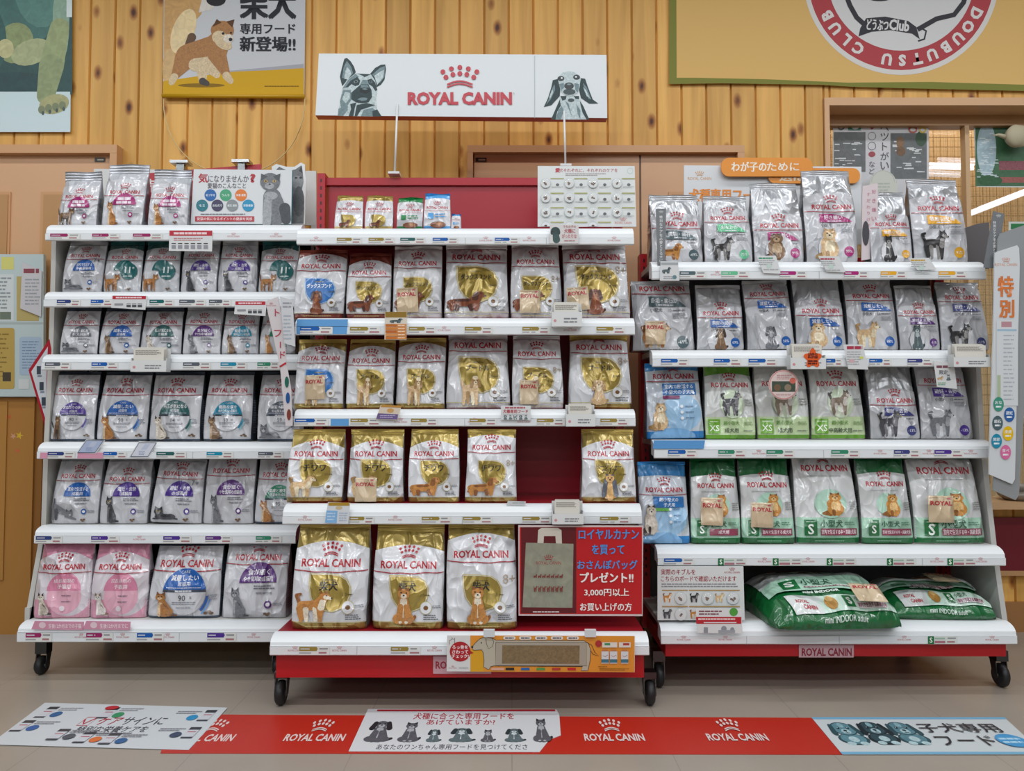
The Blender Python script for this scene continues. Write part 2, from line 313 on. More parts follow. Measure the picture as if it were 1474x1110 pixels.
# ------------------------------------------------------------------ animals for the printed pictures (unit box, y up)
def EARS_P(x, y, w, h): return [('P', ((x - w, y), (x - w * .95, y + h), (x - w * .15, y + h * .35)), 'd'), ('P', ((x + w, y), (x + w * .95, y + h), (x + w * .15, y + h * .35)), 'd')]
AN = {
 'cat_sit': [('C', .6, .07, .06, .97, .06, .035, 'd'), ('C', .56, .24, .25, .46, .56, .15, 'm'), ('E', .66, .2, .2, .19, 'm'), ('C', .4, .5, .08, .36, .05, .05, 'l'), ('C', .48, .45, .07, .47, .05, .055, 'm'),
             ('E', .38, .78, .19, .14, 'm')] + EARS_P(.38, .83, .16, .17) + [('E', .36, .73, .09, .05, 'l'), ('E', .31, .8, .03, .022, 'k'), ('E', .43, .8, .03, .022, 'k'), ('E', .36, .745, .022, .014, 'k'),
             ('C', .6, .45, .015, .7, .32, .01, 'd'), ('C', .52, .5, .015, .6, .4, .01, 'd')],
 'cat_walk': [('C', .14, .55, .03, .05, .9, .03, 'd'), ('C', .28, .5, .15, .66, .52, .14, 'm'), ('C', .2, .42, .07, .2, .04, .035, 'm'), ('C', .33, .4, .06, .36, .04, .035, 'd'), ('C', .6, .42, .06, .58, .04, .035, 'd'), ('C', .72, .42, .06, .74, .04, .035, 'm'),
              ('E', .8, .72, .15, .13, 'm')] + EARS_P(.8, .78, .13, .15) + [('E', .83, .68, .06, .045, 'l'), ('E', .76, .74, .025, .02, 'k'), ('E', .86, .74, .025, .02, 'k')],
 'cat_stand': [('C', .2, .5, .04, .05, .72, .04, 'k'), ('C', .5, .35, .2, .5, .62, .18, 'm'), ('C', .38, .4, .07, .3, .04, .05, 'm'), ('C', .62, .4, .07, .7, .04, .05, 'm'), ('C', .46, .35, .07, .46, .03, .05, 'd'), ('C', .56, .35, .07, .58, .03, .05, 'd'),
               ('E', .5, .84, .2, .12, 'm')] + EARS_P(.5, .88, .17, .12) + [('E', .5, .79, .09, .045, 'l'), ('E', .43, .85, .03, .02, 'k'), ('E', .57, .85, .03, .02, 'k'), ('C', .42, .6, .02, .4, .45, .015, 'd'), ('C', .58, .6, .02, .6, .45, .015, 'd')],
 'cat_lie': [('C', .75, .15, .07, .99, .1, .05, 'd'), ('E', .52, .24, .4, .22, 'm'), ('E', .72, .25, .22, .22, 'm'), ('C', .3, .12, .08, .1, .08, .06, 'm'), ('E', .25, .62, .18, .25, 'm'), ('E', .3, .4, .17, .2, 'm')]
            + EARS_P(.25, .76, .15, .24) + [('E', .24, .52, .08, .09, 'l'), ('E', .18, .64, .03, .04, 'k'), ('E', .31, .64, .03, .04, 'k'), ('E', .55, .3, .2, .08, 'd')],
 'cat_stretch': [('C', .12, .95, .03, .1, .6, .04, 'd'), ('C', .14, .6, .14, .62, .3, .11, 'm'), ('C', .12, .5, .09, .1, .05, .04, 'm'), ('C', .22, .45, .08, .22, .05, .04, 'd'), ('C', .6, .22, .07, .95, .06, .04, 'm'), ('E', .7, .3, .13, .13, 'm')]
                + EARS_P(.7, .37, .11, .14) + [('E', .75, .25, .05, .05, 'l'), ('E', .72, .32, .02, .02, 'k')],
 'dog_stand': [('C', .14, .62, .05, .07, .82, .06, 'd'), ('C', .07, .84, .05, .17, .88, .04, 'd'), ('C', .24, .52, .15, .64, .54, .16, 'm'), ('C', .24, .4, .18, .2, .03, .045, 'm'), ('C', .33, .4, .08, .34, .03, .045, 'l'), ('C', .6, .42, .1, .58, .03, .045, 'l'), ('C', .7, .42, .1, .7, .03, .05, 'm'),
               ('C', .66, .58, .16, .78, .78, .12, 'm'), ('C', .72, .45, .09, .76, .65, .08, 'l'), ('E', .8, .82, .14, .12, 'm'), ('C', .84, .79, .07, .95, .75, .045, 'l'), ('E', .985, .76, .022, .024, 'k')]
              + EARS_P(.78, .88, .1, .13) + [('E', .85, .84, .022, .02, 'k')],
 'dachs': [('C', .1, .42, .05, .02, .2, .03, 'd'), ('C', .16, .4, .17, .66, .42, .2, 'm'), ('C', .14, .28, .11, .13, .05, .05, 'm'), ('C', .26, .25, .07, .26, .05, .05, 'd'), ('C', .62, .25, .09, .62, .05, .05, 'd'), ('C', .74, .28, .1, .75, .05, .05, 'm'),
           ('C', .7, .5, .16, .8, .78, .12, 'm'), ('E', .81, .82, .13, .13, 'm'), ('C', .85, .78, .08, .96, .72, .05, 'm'), ('E', .985, .73, .025, .03, 'k'), ('C', .75, .84, .07, .72, .58, .08, 'd'), ('E', .87, .85, .02, .024, 'k'), ('C', .25, .5, .05, .55, .52, .06, 'd')],
 'dog_sit': [('C', .78, .1, .07, .9, .2, .05, 'd'), ('C', .52, .26, .27, .5, .56, .18, 'm'), ('E', .3, .14, .17, .13, 'm'), ('E', .7, .14, .17, .13, 'm'), ('C', .5, .3, .13, .5, .6, .12, 'l'), ('C', .41, .45, .08, .4, .05, .065, 'm'), ('C', .58, .45, .08, .59, .05, .065, 'm'),
             ('E', .5, .8, .21, .14, 'm')] + EARS_P(.5, .87, .19, .12) + [('E', .5, .74, .11, .07, 'l'), ('E', .5, .76, .035, .022, 'k'), ('E', .41, .83, .03, .02, 'k'), ('E', .59, .83, .03, .02, 'k'), ('E', .4, .05, .06, .035, 'l'), ('E', .6, .05, .06, .035, 'l')],
 'dog_floppy': [('C', .78, .1, .07, .92, .16, .05, 'd'), ('C', .52, .26, .27, .5, .56, .18, 'm'), ('E', .3, .14, .17, .13, 'm'), ('E', .7, .14, .17, .13, 'm'), ('C', .5, .3, .12, .5, .58, .1, 'l'), ('C', .41, .45, .08, .4, .05, .065, 'm'), ('C', .58, .45, .08, .59, .05, .065, 'm'),
                ('E', .5, .8, .2, .15, 'm'), ('C', .3, .86, .07, .24, .62, .09, 'd'), ('C', .7, .86, .07, .76, .62, .09, 'd'), ('E', .5, .73, .1, .07, 'l'), ('E', .5, .76, .035, .022, 'k'), ('E', .42, .83, .03, .02, 'k'), ('E', .58, .83, .03, .02, 'k')],
 'fluffy': [('C', .3, .12, .14, .05, .1, .06, 'd'), ('E', .55, .3, .34, .3, 'm'), ('E', .5, .5, .3, .24, 'm'), ('E', .56, .4, .2, .24, 'l'), ('C', .46, .2, .08, .46, .05, .06, 'd'), ('C', .64, .2, .08, .64, .05, .06, 'm'), ('E', .55, .78, .26, .18, 'm')]
           + EARS_P(.55, .88, .2, .12) + [('E', .55, .74, .13, .09, 'l'), ('E', .55, .76, .04, .026, 'k'), ('E', .46, .82, .03, .02, 'k'), ('E', .64, .82, .03, .02, 'k')],
 'poodle': [('C', .16, .6, .05, .1, .78, .05, 'm'), ('C', .3, .5, .18, .58, .52, .2, 'm'), ('C', .24, .4, .1, .18, .04, .055, 'm'), ('C', .36, .38, .09, .36, .04, .05, 'd'), ('C', .56, .38, .1, .56, .03, .055, 'l'), ('C', .68, .4, .1, .7, .03, .055, 'm'), ('C', .6, .58, .15, .66, .72, .13, 'm'),
            ('E', .66, .82, .17, .14, 'm'), ('E', .66, .93, .12, .07, 'l'), ('C', .54, .82, .07, .5, .64, .08, 'd'), ('C', .78, .82, .06, .82, .66, .07, 'd'), ('E', .67, .76, .07, .06, 'l'), ('E', .67, .77, .028, .02, 'k'), ('E', .61, .84, .024, .018, 'k'), ('E', .73, .84, .024, .018, 'k')],
 'longhair': [('E', .5, .3, .42, .3, 'm'), ('E', .5, .6, .32, .28, 'm'), ('C', .3, .7, .1, .2, .2, .12, 'd'), ('C', .7, .7, .1, .8, .2, .12, 'd'), ('C', .5, .5, .13, .5, .1, .16, 'l'), ('E', .5, .82, .22, .16, 'l'), ('E', .5, .76, .045, .03, 'k'), ('E', .41, .83, .035, .025, 'k'), ('E', .59, .83, .035, .025, 'k')]
             + EARS_P(.5, .9, .2, .1),
 'dog_head': [('C', .5, .05, .36, .5, .4, .3, 'm'), ('C', .5, .05, .2, .5, .3, .16, 'l'), ('E', .5, .6, .36, .34, 'm'), ('C', .2, .75, .1, .1, .35, .13, 'd'), ('C', .8, .75, .1, .9, .35, .13, 'd'), ('E', .5, .45, .18, .16, 'l'), ('E', .5, .5, .08, .06, 'k'), ('E', .34, .66, .055, .05, 'k'), ('E', .66, .66, .055, .05, 'k')],
}
def animal(A, kind, x0, y0, x1, y1, cols, flip=False, fk='furbag'):
    W, Hh = x1 - x0, y1 - y0
    def T(a, b): return (x0 + (1 - a if flip else a) * W, y0 + b * Hh)
    c = dict(zip('mdlk', cols)); start = A.l
    for e in AN[kind]:
        if e[0] == 'C':
            B = Art(); B.cap(*e[1:7], None); v, f, _, _, _ = B.it[0]
        elif e[0] == 'E':
            B = Art(); B.ell(*e[1:5], None, n=14); v, f, _, _, _ = B.it[0]
        else:
            v = list(e[1]); f = [(0, 1, 2)]
        A.put([T(a, b) for a, b in v], f, c[e[-1]], fk); A.l = A.l - .8
COAT = {  # main, dark, light, eye
 'grey': ('#74767c', '#4d4f56', '#a9abb0', '#1d1e22'), 'dark': ('#43434a', '#26262b', '#77767a', '#c9b04a'), 'orange': ('#b0763a', '#7d4c20', '#e0c29a', '#2a1a10'), 'brown': ('#7a5a3c', '#3e2c1e', '#b59a78', '#1c1410'),
 'white': ('#d8d2cb', '#8a6f5c', '#efebe6', '#2b2622'), 'siam': ('#cfc4b5', '#3b2d27', '#e6ddd0', '#181210'), 'dachs': ('#7d3f20', '#4a2111', '#a9663a', '#150a06'), 'shiba': ('#c0823f', '#8c5425', '#efdfc8', '#20140c'),
 'cream': ('#d3b184', '#a6814f', '#ecd9b8', '#24190f'), 'black': ('#2c2b2e', '#161618', '#8d8a88', '#0b0b0c'), 'pom': ('#c98a3e', '#8f5920', '#e8c083', '#20140b'), 'yorkie': ('#c48f4c', '#5c626e', '#dfb276', '#1c130c'), 'mono': ('#5a6a6e', '#27353a', '#c2cdd0', '#10181b'),
}
# ------------------------------------------------------------------ bags
def sgnp(a, p): return math.copysign(abs(a) ** p, a)
class Bag:
    def __init__(s, w, h, d, lean=.05, seed=0, fold=1.0, taper=.05, tilt=0):
        s.w, s.h, s.d, s.lean, s.seed, s.fold, s.taper = w, h, d, lean, seed, fold, taper; s.y0 = d * .5
        rn = random.Random(seed * 7 + 1); s.a1, s.a2, s.ph = rn.uniform(-.02, .02), rn.uniform(-.012, .012), rn.uniform(0, 6)
    def hw(s, t): return s.w / 2 * (.985 - s.taper * t ** 1.6 + .018 * math.sin(t * 5 + s.ph) * s.fold)
    def hd(s, t): return s.d / 2 * max(0.0, 1 - max(0, (t - .1) / .9) ** 2.1) ** .75 * (1 if t > .06 else .9 + .1 * t / .06) + .004
    def n(s, t): return 6.5 - 3.6 * t
    def dent(s, u, v):
        t = v / s.h; ang = math.atan2(u, s.h * 1.12 - v)
        a = noise.noise(Vector((ang * 4.2, s.seed * 3.1, t * .8))) * .8 + .25
        b = noise.noise(Vector((u / s.w * 2.4, v / s.w * 2.4, s.seed * 1.7 + 9)))
        return s.fold * s.w * (.05 * (a - .2) * min(1, t * 1.6) + .04 * b * (.35 + t))
    def cy(s, t): return s.lean * s.h * t ** 1.2
    def front(s, x, v):          # x in -1..1
        t = max(0, min(1, v / s.h)); n = s.n(t); u = x * s.hw(t)
        return Vector((u + s.a1 * s.w * t, s.cy(t) - s.hd(t) * max(0, 1 - abs(x) ** n) ** (1 / n) + s.dent(u, v) * (1 - abs(x) ** 6) * (1 if t < .93 else max(.0, (1 - t) / .07)), v))
    def art(s, x, y, off):       # art x in -.5.. .5 of the width, y in widths
        X = max(-1, min(1, 2 * x * .97)); p = s.front(X, min(max(y * s.w, .003), s.h * .985)); p.y -= off; p.x += .0022 * X ** 7; return p
    def body(s, mb, front_col, side_col, top_t=1.0, kind='bag', side_kind='bag'):
        NV = 38; rows = []; edge = [1, .997, .99, .978, .96, .935]; m = 36
        fx = [-e for e in edge] + [-.91 + 1.82 * i / m for i in range(m + 1)] + edge[::-1]
        bx = edge[1:4] + [.9 - 1.8 * i / 10 for i in range(11)] + [-e for e in edge[1:4]][::-1]; NU = len(fx) + len(bx)
        for j in range(NV + 1):
            t = j / NV; v = t * s.h; n = s.n(t); r = [s.front(X, v) for X in fx]
            r += [Vector((X * s.hw(t) + s.a1 * s.w * t, s.cy(t) + s.hd(t) * max(0, 1 - abs(X) ** n) ** (1 / n), v)) for X in bx]
            rows.append(r)
        vs_ = [p for r in rows for p in r]; ff = []; fs = []
        for j in range(NV):
            for i in range(NU):
                q = (j * NU + i, j * NU + (i + 1) % NU, (j + 1) * NU + (i + 1) % NU, (j + 1) * NU + i)
                (ff if 3 <= i < len(fx) - 4 else fs).append(q)
        fs += [tuple(range(NU))[::-1], tuple(NV * NU + i for i in range(NU))]
        # one vertex set, two materials
        b = len(mb.v); mb.v.extend(vs_)
        for lst, col, kd in ((ff, front_col, kind), (fs, side_col, side_kind)):
            i = mb.k(col, kd)
            for q in lst: mb.f.append([b + k for k in q]); mb.m.append(i); mb.sm.append(len(q) == 4)
    def seal(s, mb, hs, col, kind='seal'):
        y = s.cy(1.0); n = 7; hw = s.hw(1.0) * 1.0; x0 = s.a1 * s.w; vs_ = []; fs = []; m = 12
        for k in range(n + 1):
            z = s.h - .004 + (hs + .004) * k / n
            for i in range(m + 1):
                u = -hw + 2 * hw * i / m
                vs_.append(Vector((x0 + u, y - .003 - (.0012 if k % 2 else 0) + .006 * math.sin(u / s.w * 7 + s.ph) * k / n, z)))
        N = len(vs_); vs_ += [p + Vector((0, .005, 0)) for p in vs_]
        for k in range(n):
            for i in range(m):
                q = (k * (m + 1) + i, k * (m + 1) + i + 1, (k + 1) * (m + 1) + i + 1, (k + 1) * (m + 1) + i); fs.append(q); fs.append(tuple(N + c for c in q[::-1]))
        for k in range(n):
            for i in (0, m): a = k * (m + 1) + i; fs.append((a, a + m + 1, N + a + m + 1, N + a))
        for i in range(m):
            for k in (0, n): a = k * (m + 1) + i; fs.append((a, a + 1, N + a + 1, N + a))
        mb.add(vs_, fs, col, kind, False)
    def gusset_print(s, mb, col):
        rn = random.Random(s.seed + 5); vs_ = []; fs = []
        for sx in (-1, 1):
            z = s.h * .12
            while z < s.h * .62:
                t = z / s.h; x = sx * (s.hw(t) + .0012) + s.a1 * s.w * t; L = s.hd(t) * .75; a = s.cy(t) - L * .7; b = a + L * rn.uniform(.8, 1.5); hh = s.w * .012
                k = len(vs_); vs_ += [Vector((x, a, z)), Vector((x, b, z)), Vector((x, b, z + hh)), Vector((x, a, z + hh))]; fs.append((k, k + 1, k + 2, k + 3)); z += s.w * .035
        mb.add(vs_, fs, col, 'bag')

def panel_arch(A, y0, ys, yp, col, kind=None, sh=0):    # panel from y0 up to sides ys with an arched top reaching yp
    n = 14
    for j in range(8):                                  # horizontal strips keep it on the bulge
        a = j / 8; b = (j + 1) / 8; v = []; f = []
        for i in range(n + 1):
            x = -.5 + i / n; top = ys + (yp - ys) * math.sin(math.pi * i / n) ** .8
            v += [(x, y0 + (top - y0) * a), (x, y0 + (top - y0) * b)]
        A.put(v, [(2 * i, 2 * i + 2, 2 * i + 3, 2 * i + 1) for i in range(n)], col, kind); A.l -= 1
    A.l += 1
def redline(A, y, col='#9c1a2c', th=.013, wave=.0, sag=.02):
    n = 20; A.line([(-.495 + .99 * i / n, y - sag * math.sin(math.pi * i / n) * .8 + wave * math.sin(i * .9)) for i in range(n + 1)], th, col)
def semi(A, cx, cy, r, col): A.ell(cx, cy, r, r, col, n=18, a0=0, a1=180)
GREY_W = '#c9cacf'
PAL = {'grey': '#565c66', 'blue': '#1259a8', 'navy': '#2d3f78', 'teal': '#0f5f60', 'dteal': '#255d5c', 'purple': '#4a2c8c', 'violet': '#5a2a78', 'cyan': '#0f87a5', 'green': '#2f8466', 'magenta': '#a3186f', 'pink': '#d98fa8', 'mint': '#62bb8d', 'yellow': '#e2a51c', 'wine': '#97235f', 'slate': '#4b6066', 'indigo': '#3a3f7c'}

def d_cat(A, H, o):            # pouch with a dome badge, cat at its foot
    c = PAL[o['c']]; k = H / 1.35; yl = o.get('ly', .76) * H
    panel_arch(A, 0, H * o.get('ps', 1), H * o.get('pp', 1), o.get('base', GREY_W))
    logo(A, .02, yl, .74); redline(A, yl - .085)
    by = o.get('by', .44) * H; bx = .06
    semi(A, bx, by, .29, c)
    if o.get('eleven'):
        A.ell(.2, .42 * H, .23, .23, c, n=22); A.textc('11', .17, .45 * H, .17, '#e8ecec', .02); A.textc('+', .32, .49 * H, .06, '#e8ecec', .02); A.lines(.06, .3 * H, .32, .345 * H, 1, '#cfdcdc')
    else:
        tx = o.get('t', ['', ''])
        if tx[0]: A.textc(tx[0], bx, by + .15, .085, '#eeeef2', .02, .42)
        else: A.lines(bx - .17, by + .11, bx + .17, by + .19, 1, '#e6d9e4', .9)
        if len(tx) > 1 and tx[1]: A.textc(tx[1], bx, by + .055, .075, '#eeeef2', .02, .46)
        else: A.lines(bx - .2, by + .02, bx + .2, by + .09, 1, '#e6d9e4', .9)
        A.lines(.0, by - .1, .34, by - .03, 2, '#6b6c78'); A.lines(.04, by - .17, .3, by - .12, 1, '#8d8e98')
        A.ell(.24, .2 * H, .06, .06, c, n=14); A.ell(.24, .2 * H, .035, .03, '#e8e8ec', n=8); A.lines(.32, .18 * H, .47, .23 * H, 2, '#8c8d97')
    if o.get('seven'): A.textc('7+', .36, by + .26, .1, '#55575f', 0)
    for q in ((.2, .07), (.26, .075), (.23, .05)): A.ell(q[0], q[1] * H, .03, .02, '#6d5138', n=8)
    if o.get('an'):
        kx = {'cat_sit': (-.42, -.06, .02, .45), 'cat_walk': (-.5, .0, .02, .4), 'cat_lie': (-.45, .06, .05, .27), 'cat_stretch': (-.48, .1, .06, .42), 'cat_stand': (-.46, -.14, .02, .45)}[o['an']]
        animal(A, o['an'], kx[0], kx[2] * H, kx[1], kx[3] * H, COAT[o['coat']])
def d_care(A, H, o):           # large bag with the full circle badge
    c = PAL[o['c']]; panel_arch(A, .035 * H, H, H, GREY_W); A.rect(-.5, 0, .5, .035 * H, '#36465a', 12, 1)
    yl = .755 * H; logo(A, .0, yl, .78); redline(A, yl - .085)
    cx, cy, r = .02, .37 * H, .31
    A.ell(cx, cy, r + .004, r + .004, '#b4b6be', n=26); A.ell(cx, cy, r - .006, r - .006, '#cfd0d5', n=26); semi(A, cx, cy, r, c)
    A.rect(cx - r, cy, cx + r, cy + .035, '#3b4250', 8, 1); A.lines(cx - .12, cy + .004, cx + .12, cy + .03, 1, '#c7cad2', .8)
    A.textc('CARE', cx, cy + .265, .035, '#cfd6dc', 0)
    A.textc(o['t'][0], cx, cy + .19, .075, '#eeeef2', .025, .46); A.textc(o['t'][1], cx, cy + .11, .055, '#e4e6ee', .015, .4); A.lines(cx - .26, cy + .045, cx + .26, cy + .075, 1, '#b9bcd0')
    A.textc(o['n'], cx - .02, cy - .075, .075, '#4a4c56', 0); A.textc('%' if o['n'] in ('90', '59', '95') else 'ml', cx + .1, cy - .07, .035, '#4a4c56', 0)
    A.lines(cx - .16, cy - .17, cx + .18, cy - .12, 2, '#8c8e98'); A.lines(cx - .1, cy - .22, cx + .12, cy - .19, 1, '#9c9ea8')
    A.arc(cx - .02, cy + .0, .34, .375, c, -42, -8); A.arc(cx - .02, cy, .39, .41, o.get('c2', '#8f9cc4'), -45, -14); A.lines(.36, .26 * H, .48, .34 * H, 3, '#8d8f9a')
    for q in ((.34, .085), (.39, .1), (.42, .08)): A.ell(q[0], q[1] * H, .03, .02, '#66503c', n=8)
    kx = (-.46, -.16, .03, .38) if o['an'] == 'cat_stand' else (-.46, -.06, .03, .38) if o['an'] != 'cat_lie' else (-.46, .02, .04, .26)
    animal(A, o['an'], kx[0], kx[2] * H, kx[1], kx[3] * H, COAT[o['coat']])
def d_kitten(A, H, o):
    panel_arch(A, 0, H * .78, H * .9, '#d3ccd2'); A.rect(-.5, 0, .5, .26 * H, '#d89cb0', 14, 4)
    A.ell(.14, .33 * H, .4, .3 * H, '#d3ccd2', n=24); A.ell(.06, .3 * H, .31, .31, '#e0aabb', n=26)
    semi(A, .05, .38 * H, .31, '#cf7f9b'); A.textc('成長前期の', .05, .38 * H + .17, .07, '#f0dfe6', .015, .42); A.textc('子猫用', .05, .38 * H + .07, .08, '#f4e6ec', .02)
    yl = .7 * H; logo(A, .0, yl, .78); redline(A, yl - .09)
    for q in (.3, .22): A.lines(.02, q * H, .2, (q + .03) * H, 1, '#8a6f80')
    A.ell(.04, .14 * H, .05, .05, '#eadfe4', n=12); A.ell(-.2, .06 * H, .06, .02, '#eadfe4', n=10)
    animal(A, 'cat_sit', -.48, .05 * H, -.14, .36 * H, COAT['siam'] if o.get('coat') != 'white' else COAT['white'])
BADGE = [(-.36, .18), (-.36, .30), (-.18, .30), (.0, .30), (.16, .28), (.28, .21), (.345, .1), (.35, -.02), (.3, -.15), (.2, -.24), (.06, -.29), (-.08, -.27), (-.22, -.2), (-.31, -.08), (-.35, .08)]
def fan(A, cx, cy, pts, s, col, kind=None):
    v = [(cx, cy)] + [(cx + a * s, cy + b * s) for a, b in pts]; n = len(pts); A.put(v, [(0, i + 1, (i + 1) % n + 1) for i in range(n)], col, kind)
GOLD, GOLD2 = '#b09a54', '#a89146'
def d_breed(A, H, o):          # gold breed bag
    white = '#d3d4d8'; c = o.get('badge', GOLD2); ps, pp = o.get('ps', .8), o.get('pp', .92); yb = .075 * H
    panel_arch(A, yb, H * ps, H * pp, white); yl = o.get('ly', .72) * H; w = .8
    logo(A, .0, yl, w); redline(A, yl - .09, wave=.004)
    by = o.get('by', .4) * H; s = o.get('bs', .86)
    fan(A, .02, by, BADGE, s * 1.03, '#c2b069' if c == GOLD2 else '#7fb4e0'); fan(A, .02, by, BADGE, s * .985, white); fan(A, .02, by, BADGE, s * .965, c, 'foil' if c == GOLD2 else None)
    ink = '#1c180e' if c == GOLD2 else '#eef3f8'
    A.lines(-.08, by + .195 * s, .1, by + .23 * s, 1, '#57491c' if c == GOLD2 else '#b8953a')
    tt = o['t']
    if len(tt) == 1: A.textc(tt[0], .0, by + .12 * s, .115 if len(tt[0]) < 4 else .09, ink, .045, .5)
    else: A.textc(tt[0], .0, by + .15 * s, .08, ink, .04, .5); A.textc(tt[1], .0, by + .05 * s, .08, ink, .04, .5)
    A.textc('10' if not o.get('eight') else '8', .22, by - .02 * s, .045, '#4e431c', 0); A.lines(.255, by - .04 * s, .33, by, 1, '#5c501f')
    if o.get('eight'): A.textc('8+', .4, by + .24 * s, .12, '#a3927f', 0)
    A.ell(.27, .23 * H, .085, .085, '#bfb27a', n=16); A.ell(.27, .23 * H, .078, .078, '#dcdde0', n=16); A.ell(.27, .23 * H, .036, .03, '#76512c', n=10)
    A.lines(.36, .225 * H, .48, .26 * H, 2, '#7b7d84'); A.lines(.24, .105 * H, .45, .165 * H, 3, '#41434c')
    A.line([(-.49 + .98 * i / 12, yb + .012) for i in range(13)], .008, '#b7a24e'); A.lines(-.3, .028 * H, .3, .045 * H, 1, '#c8ba78')
    k = o['an']; bx = {'dachs': (-.46, .16, .1, .38), 'dog_stand': (-.46, .06, .09, .4), 'poodle': (-.3, .1, .06, .46), 'longhair': (-.18, .2, .05, .42), 'dog_floppy': (-.2, .14, .06, .42), 'dog_sit': (-.26, .16, .06, .45), 'fluffy': (-.2, .16, .06, .4)}[k]
    animal(A, k, bx[0], bx[2] * H, bx[1], bx[3] * H, COAT[o['coat']], o.get('flip', False))
def d_ccn(A, H, o):            # silver care bag for small dogs
    c = PAL[o['c']]; ps = o.get('ps', .76); panel_arch(A, 0, H * ps, H * (ps + .05), '#bfc0c5'); A.rect(-.47, .0, -.3, .5 * H, '#b3b5ba', 2, 6)
    yl = o.get('ly', ps - .12) * H; logo(A, .02, yl, .78); redline(A, yl - .085)
    y1 = yl - .14; y0 = y1 - .17
    A.put([(-.24, y1), (.02, y1), (.16, y1 - .03), (.3, y1 - .09), (.4, y0), (-.24, y0)], [(0, 1, 2), (0, 2, 3), (0, 3, 4), (0, 4, 5)], c)
    A.textc(o['t'], .03, (y0 + y1) / 2 + .015, .085, '#eeeef3', .02, .46); A.lines(-.08, y0 + .008, .2, y0 + .045, 1, '#dcdce6')
    A.textc('小型犬', -.12, y0 - .055, .065, '#4b4d55', .03); A.textc('10', .12, y0 - .055, .055, '#4b4d55', 0); A.lines(.17, y0 - .075, .38, y0 - .04, 1, '#60626a')
    A.lines(.16, y0 - .19, .42, y0 - .1, 3, '#8d8f96'); A.ell(.0, .14 * H, .3, .2 * H, '#cbccd0', n=20)
    k = o['an']; bx = {'dog_stand': (-.4, .12, .04, .4), 'fluffy': (-.36, .16, .03, .38), 'dog_floppy': (-.2, .16, .0, .36), 'dachs': (-.42, .1, .04, .3), 'dog_sit': (-.3, .1, .0, .4), 'papillon': (-.3, .2, .0, .36)}[k if k != 'papillon' else 'dog_sit']
    animal(A, k, bx[0], bx[2] * H, bx[1], bx[3] * H, COAT[o['coat']], o.get('flip', False))
    A.ell(.3, .12 * H, .1, .1, c, n=16); A.textc(o['n'], .3, .12 * H, .055, '#eef0f4', 0, .15)
def d_xs(A, H, o):
    g = '#6aa62a'; panel_arch(A, .06 * H, H * .86, H * .9, '#cdd0ce'); A.rect(-.5, 0, .5, .06 * H, g, 12, 1); A.rect(-.5, .06 * H, .5, .3 * H, '#c3d8a8', 14, 3)
    yl = .74 * H; logo(A, .02, yl, .8); A.ell(.04, .48 * H, .25, .2 * H, '#c9d8bd', n=22)
    animal(A, 'dog_stand', -.2, .32 * H, .26, .66 * H, COAT['dark'] if o.get('v') else ('#8b7b6b', '#443f3b', '#d5cfc8', '#222'+'222'))
    A.rect(-.46, .075 * H, -.23, .27 * H, g, 2, 2); A.textc('XS', -.345, .15 * H, .12, '#eef4e6', .01, .19); A.lines(-.43, .225 * H, -.26, .25 * H, 1, '#dcebc8')
    A.textc('超小型犬', -.0, .22 * H, .075, '#5c8f2a', .03, .4); A.textc(o['t'], .0, .12 * H, .09, '#3f4a3a', .03, .44); A.lines(.26, .19 * H, .44, .24 * H, 2, '#7b9a5c'); A.lines(.24, .1 * H, .44, .13 * H, 1, '#7d8379'); A.lines(.3, .45 * H, .46, .55 * H, 3, '#91948f')
def d_s(A, H, o):
    g = '#0d6a35'; panel_arch(A, .05 * H, H * o.get('ps', .84), H * (o.get('ps', .84) + .03), '#d0d2d3'); A.rect(-.5, .075 * H, .5, .31 * H, '#a5cdb6', 14, 3); A.rect(-.5, 0, .5, .075 * H, g, 12, 1)
    yl = o.get('ly', .72) * H; logo(A, .02, yl, .8); A.lines(-.3, yl - .13, .3, yl - .105, 1, '#a9adad')
    A.ell(.04, .47 * H, .26, .22, '#a9cfbb', n=22); animal(A, o.get('an', 'fluffy'), -.1, .33 * H, .3, .6 * H, COAT['pom'], o.get('flip', False))
    A.rect(-.4, .1 * H, -.2, .285 * H, g, 2, 2); A.textc('S', -.3, .175 * H, .16, '#eef4ee', .02); A.lines(-.37, .25 * H, -.23, .272 * H, 1, '#cfe2d4')
    A.textc('小型犬', .03, .24 * H, .11, '#164f33', .03); A.lines(.24, .22 * H, .42, .265 * H, 2, '#4c7f62')
    A.rect(-.15, .105 * H, .44, .185 * H, '#8c3b52', 6, 1); A.textc(o['t'], .14, .145 * H, .07, '#eadfe2', .02, .55); A.lines(.34, .4 * H, .48, .5 * H, 4, '#8e918f'); A.lines(-.24, .03 * H, .24, .048 * H, 1, '#8fc0a2')
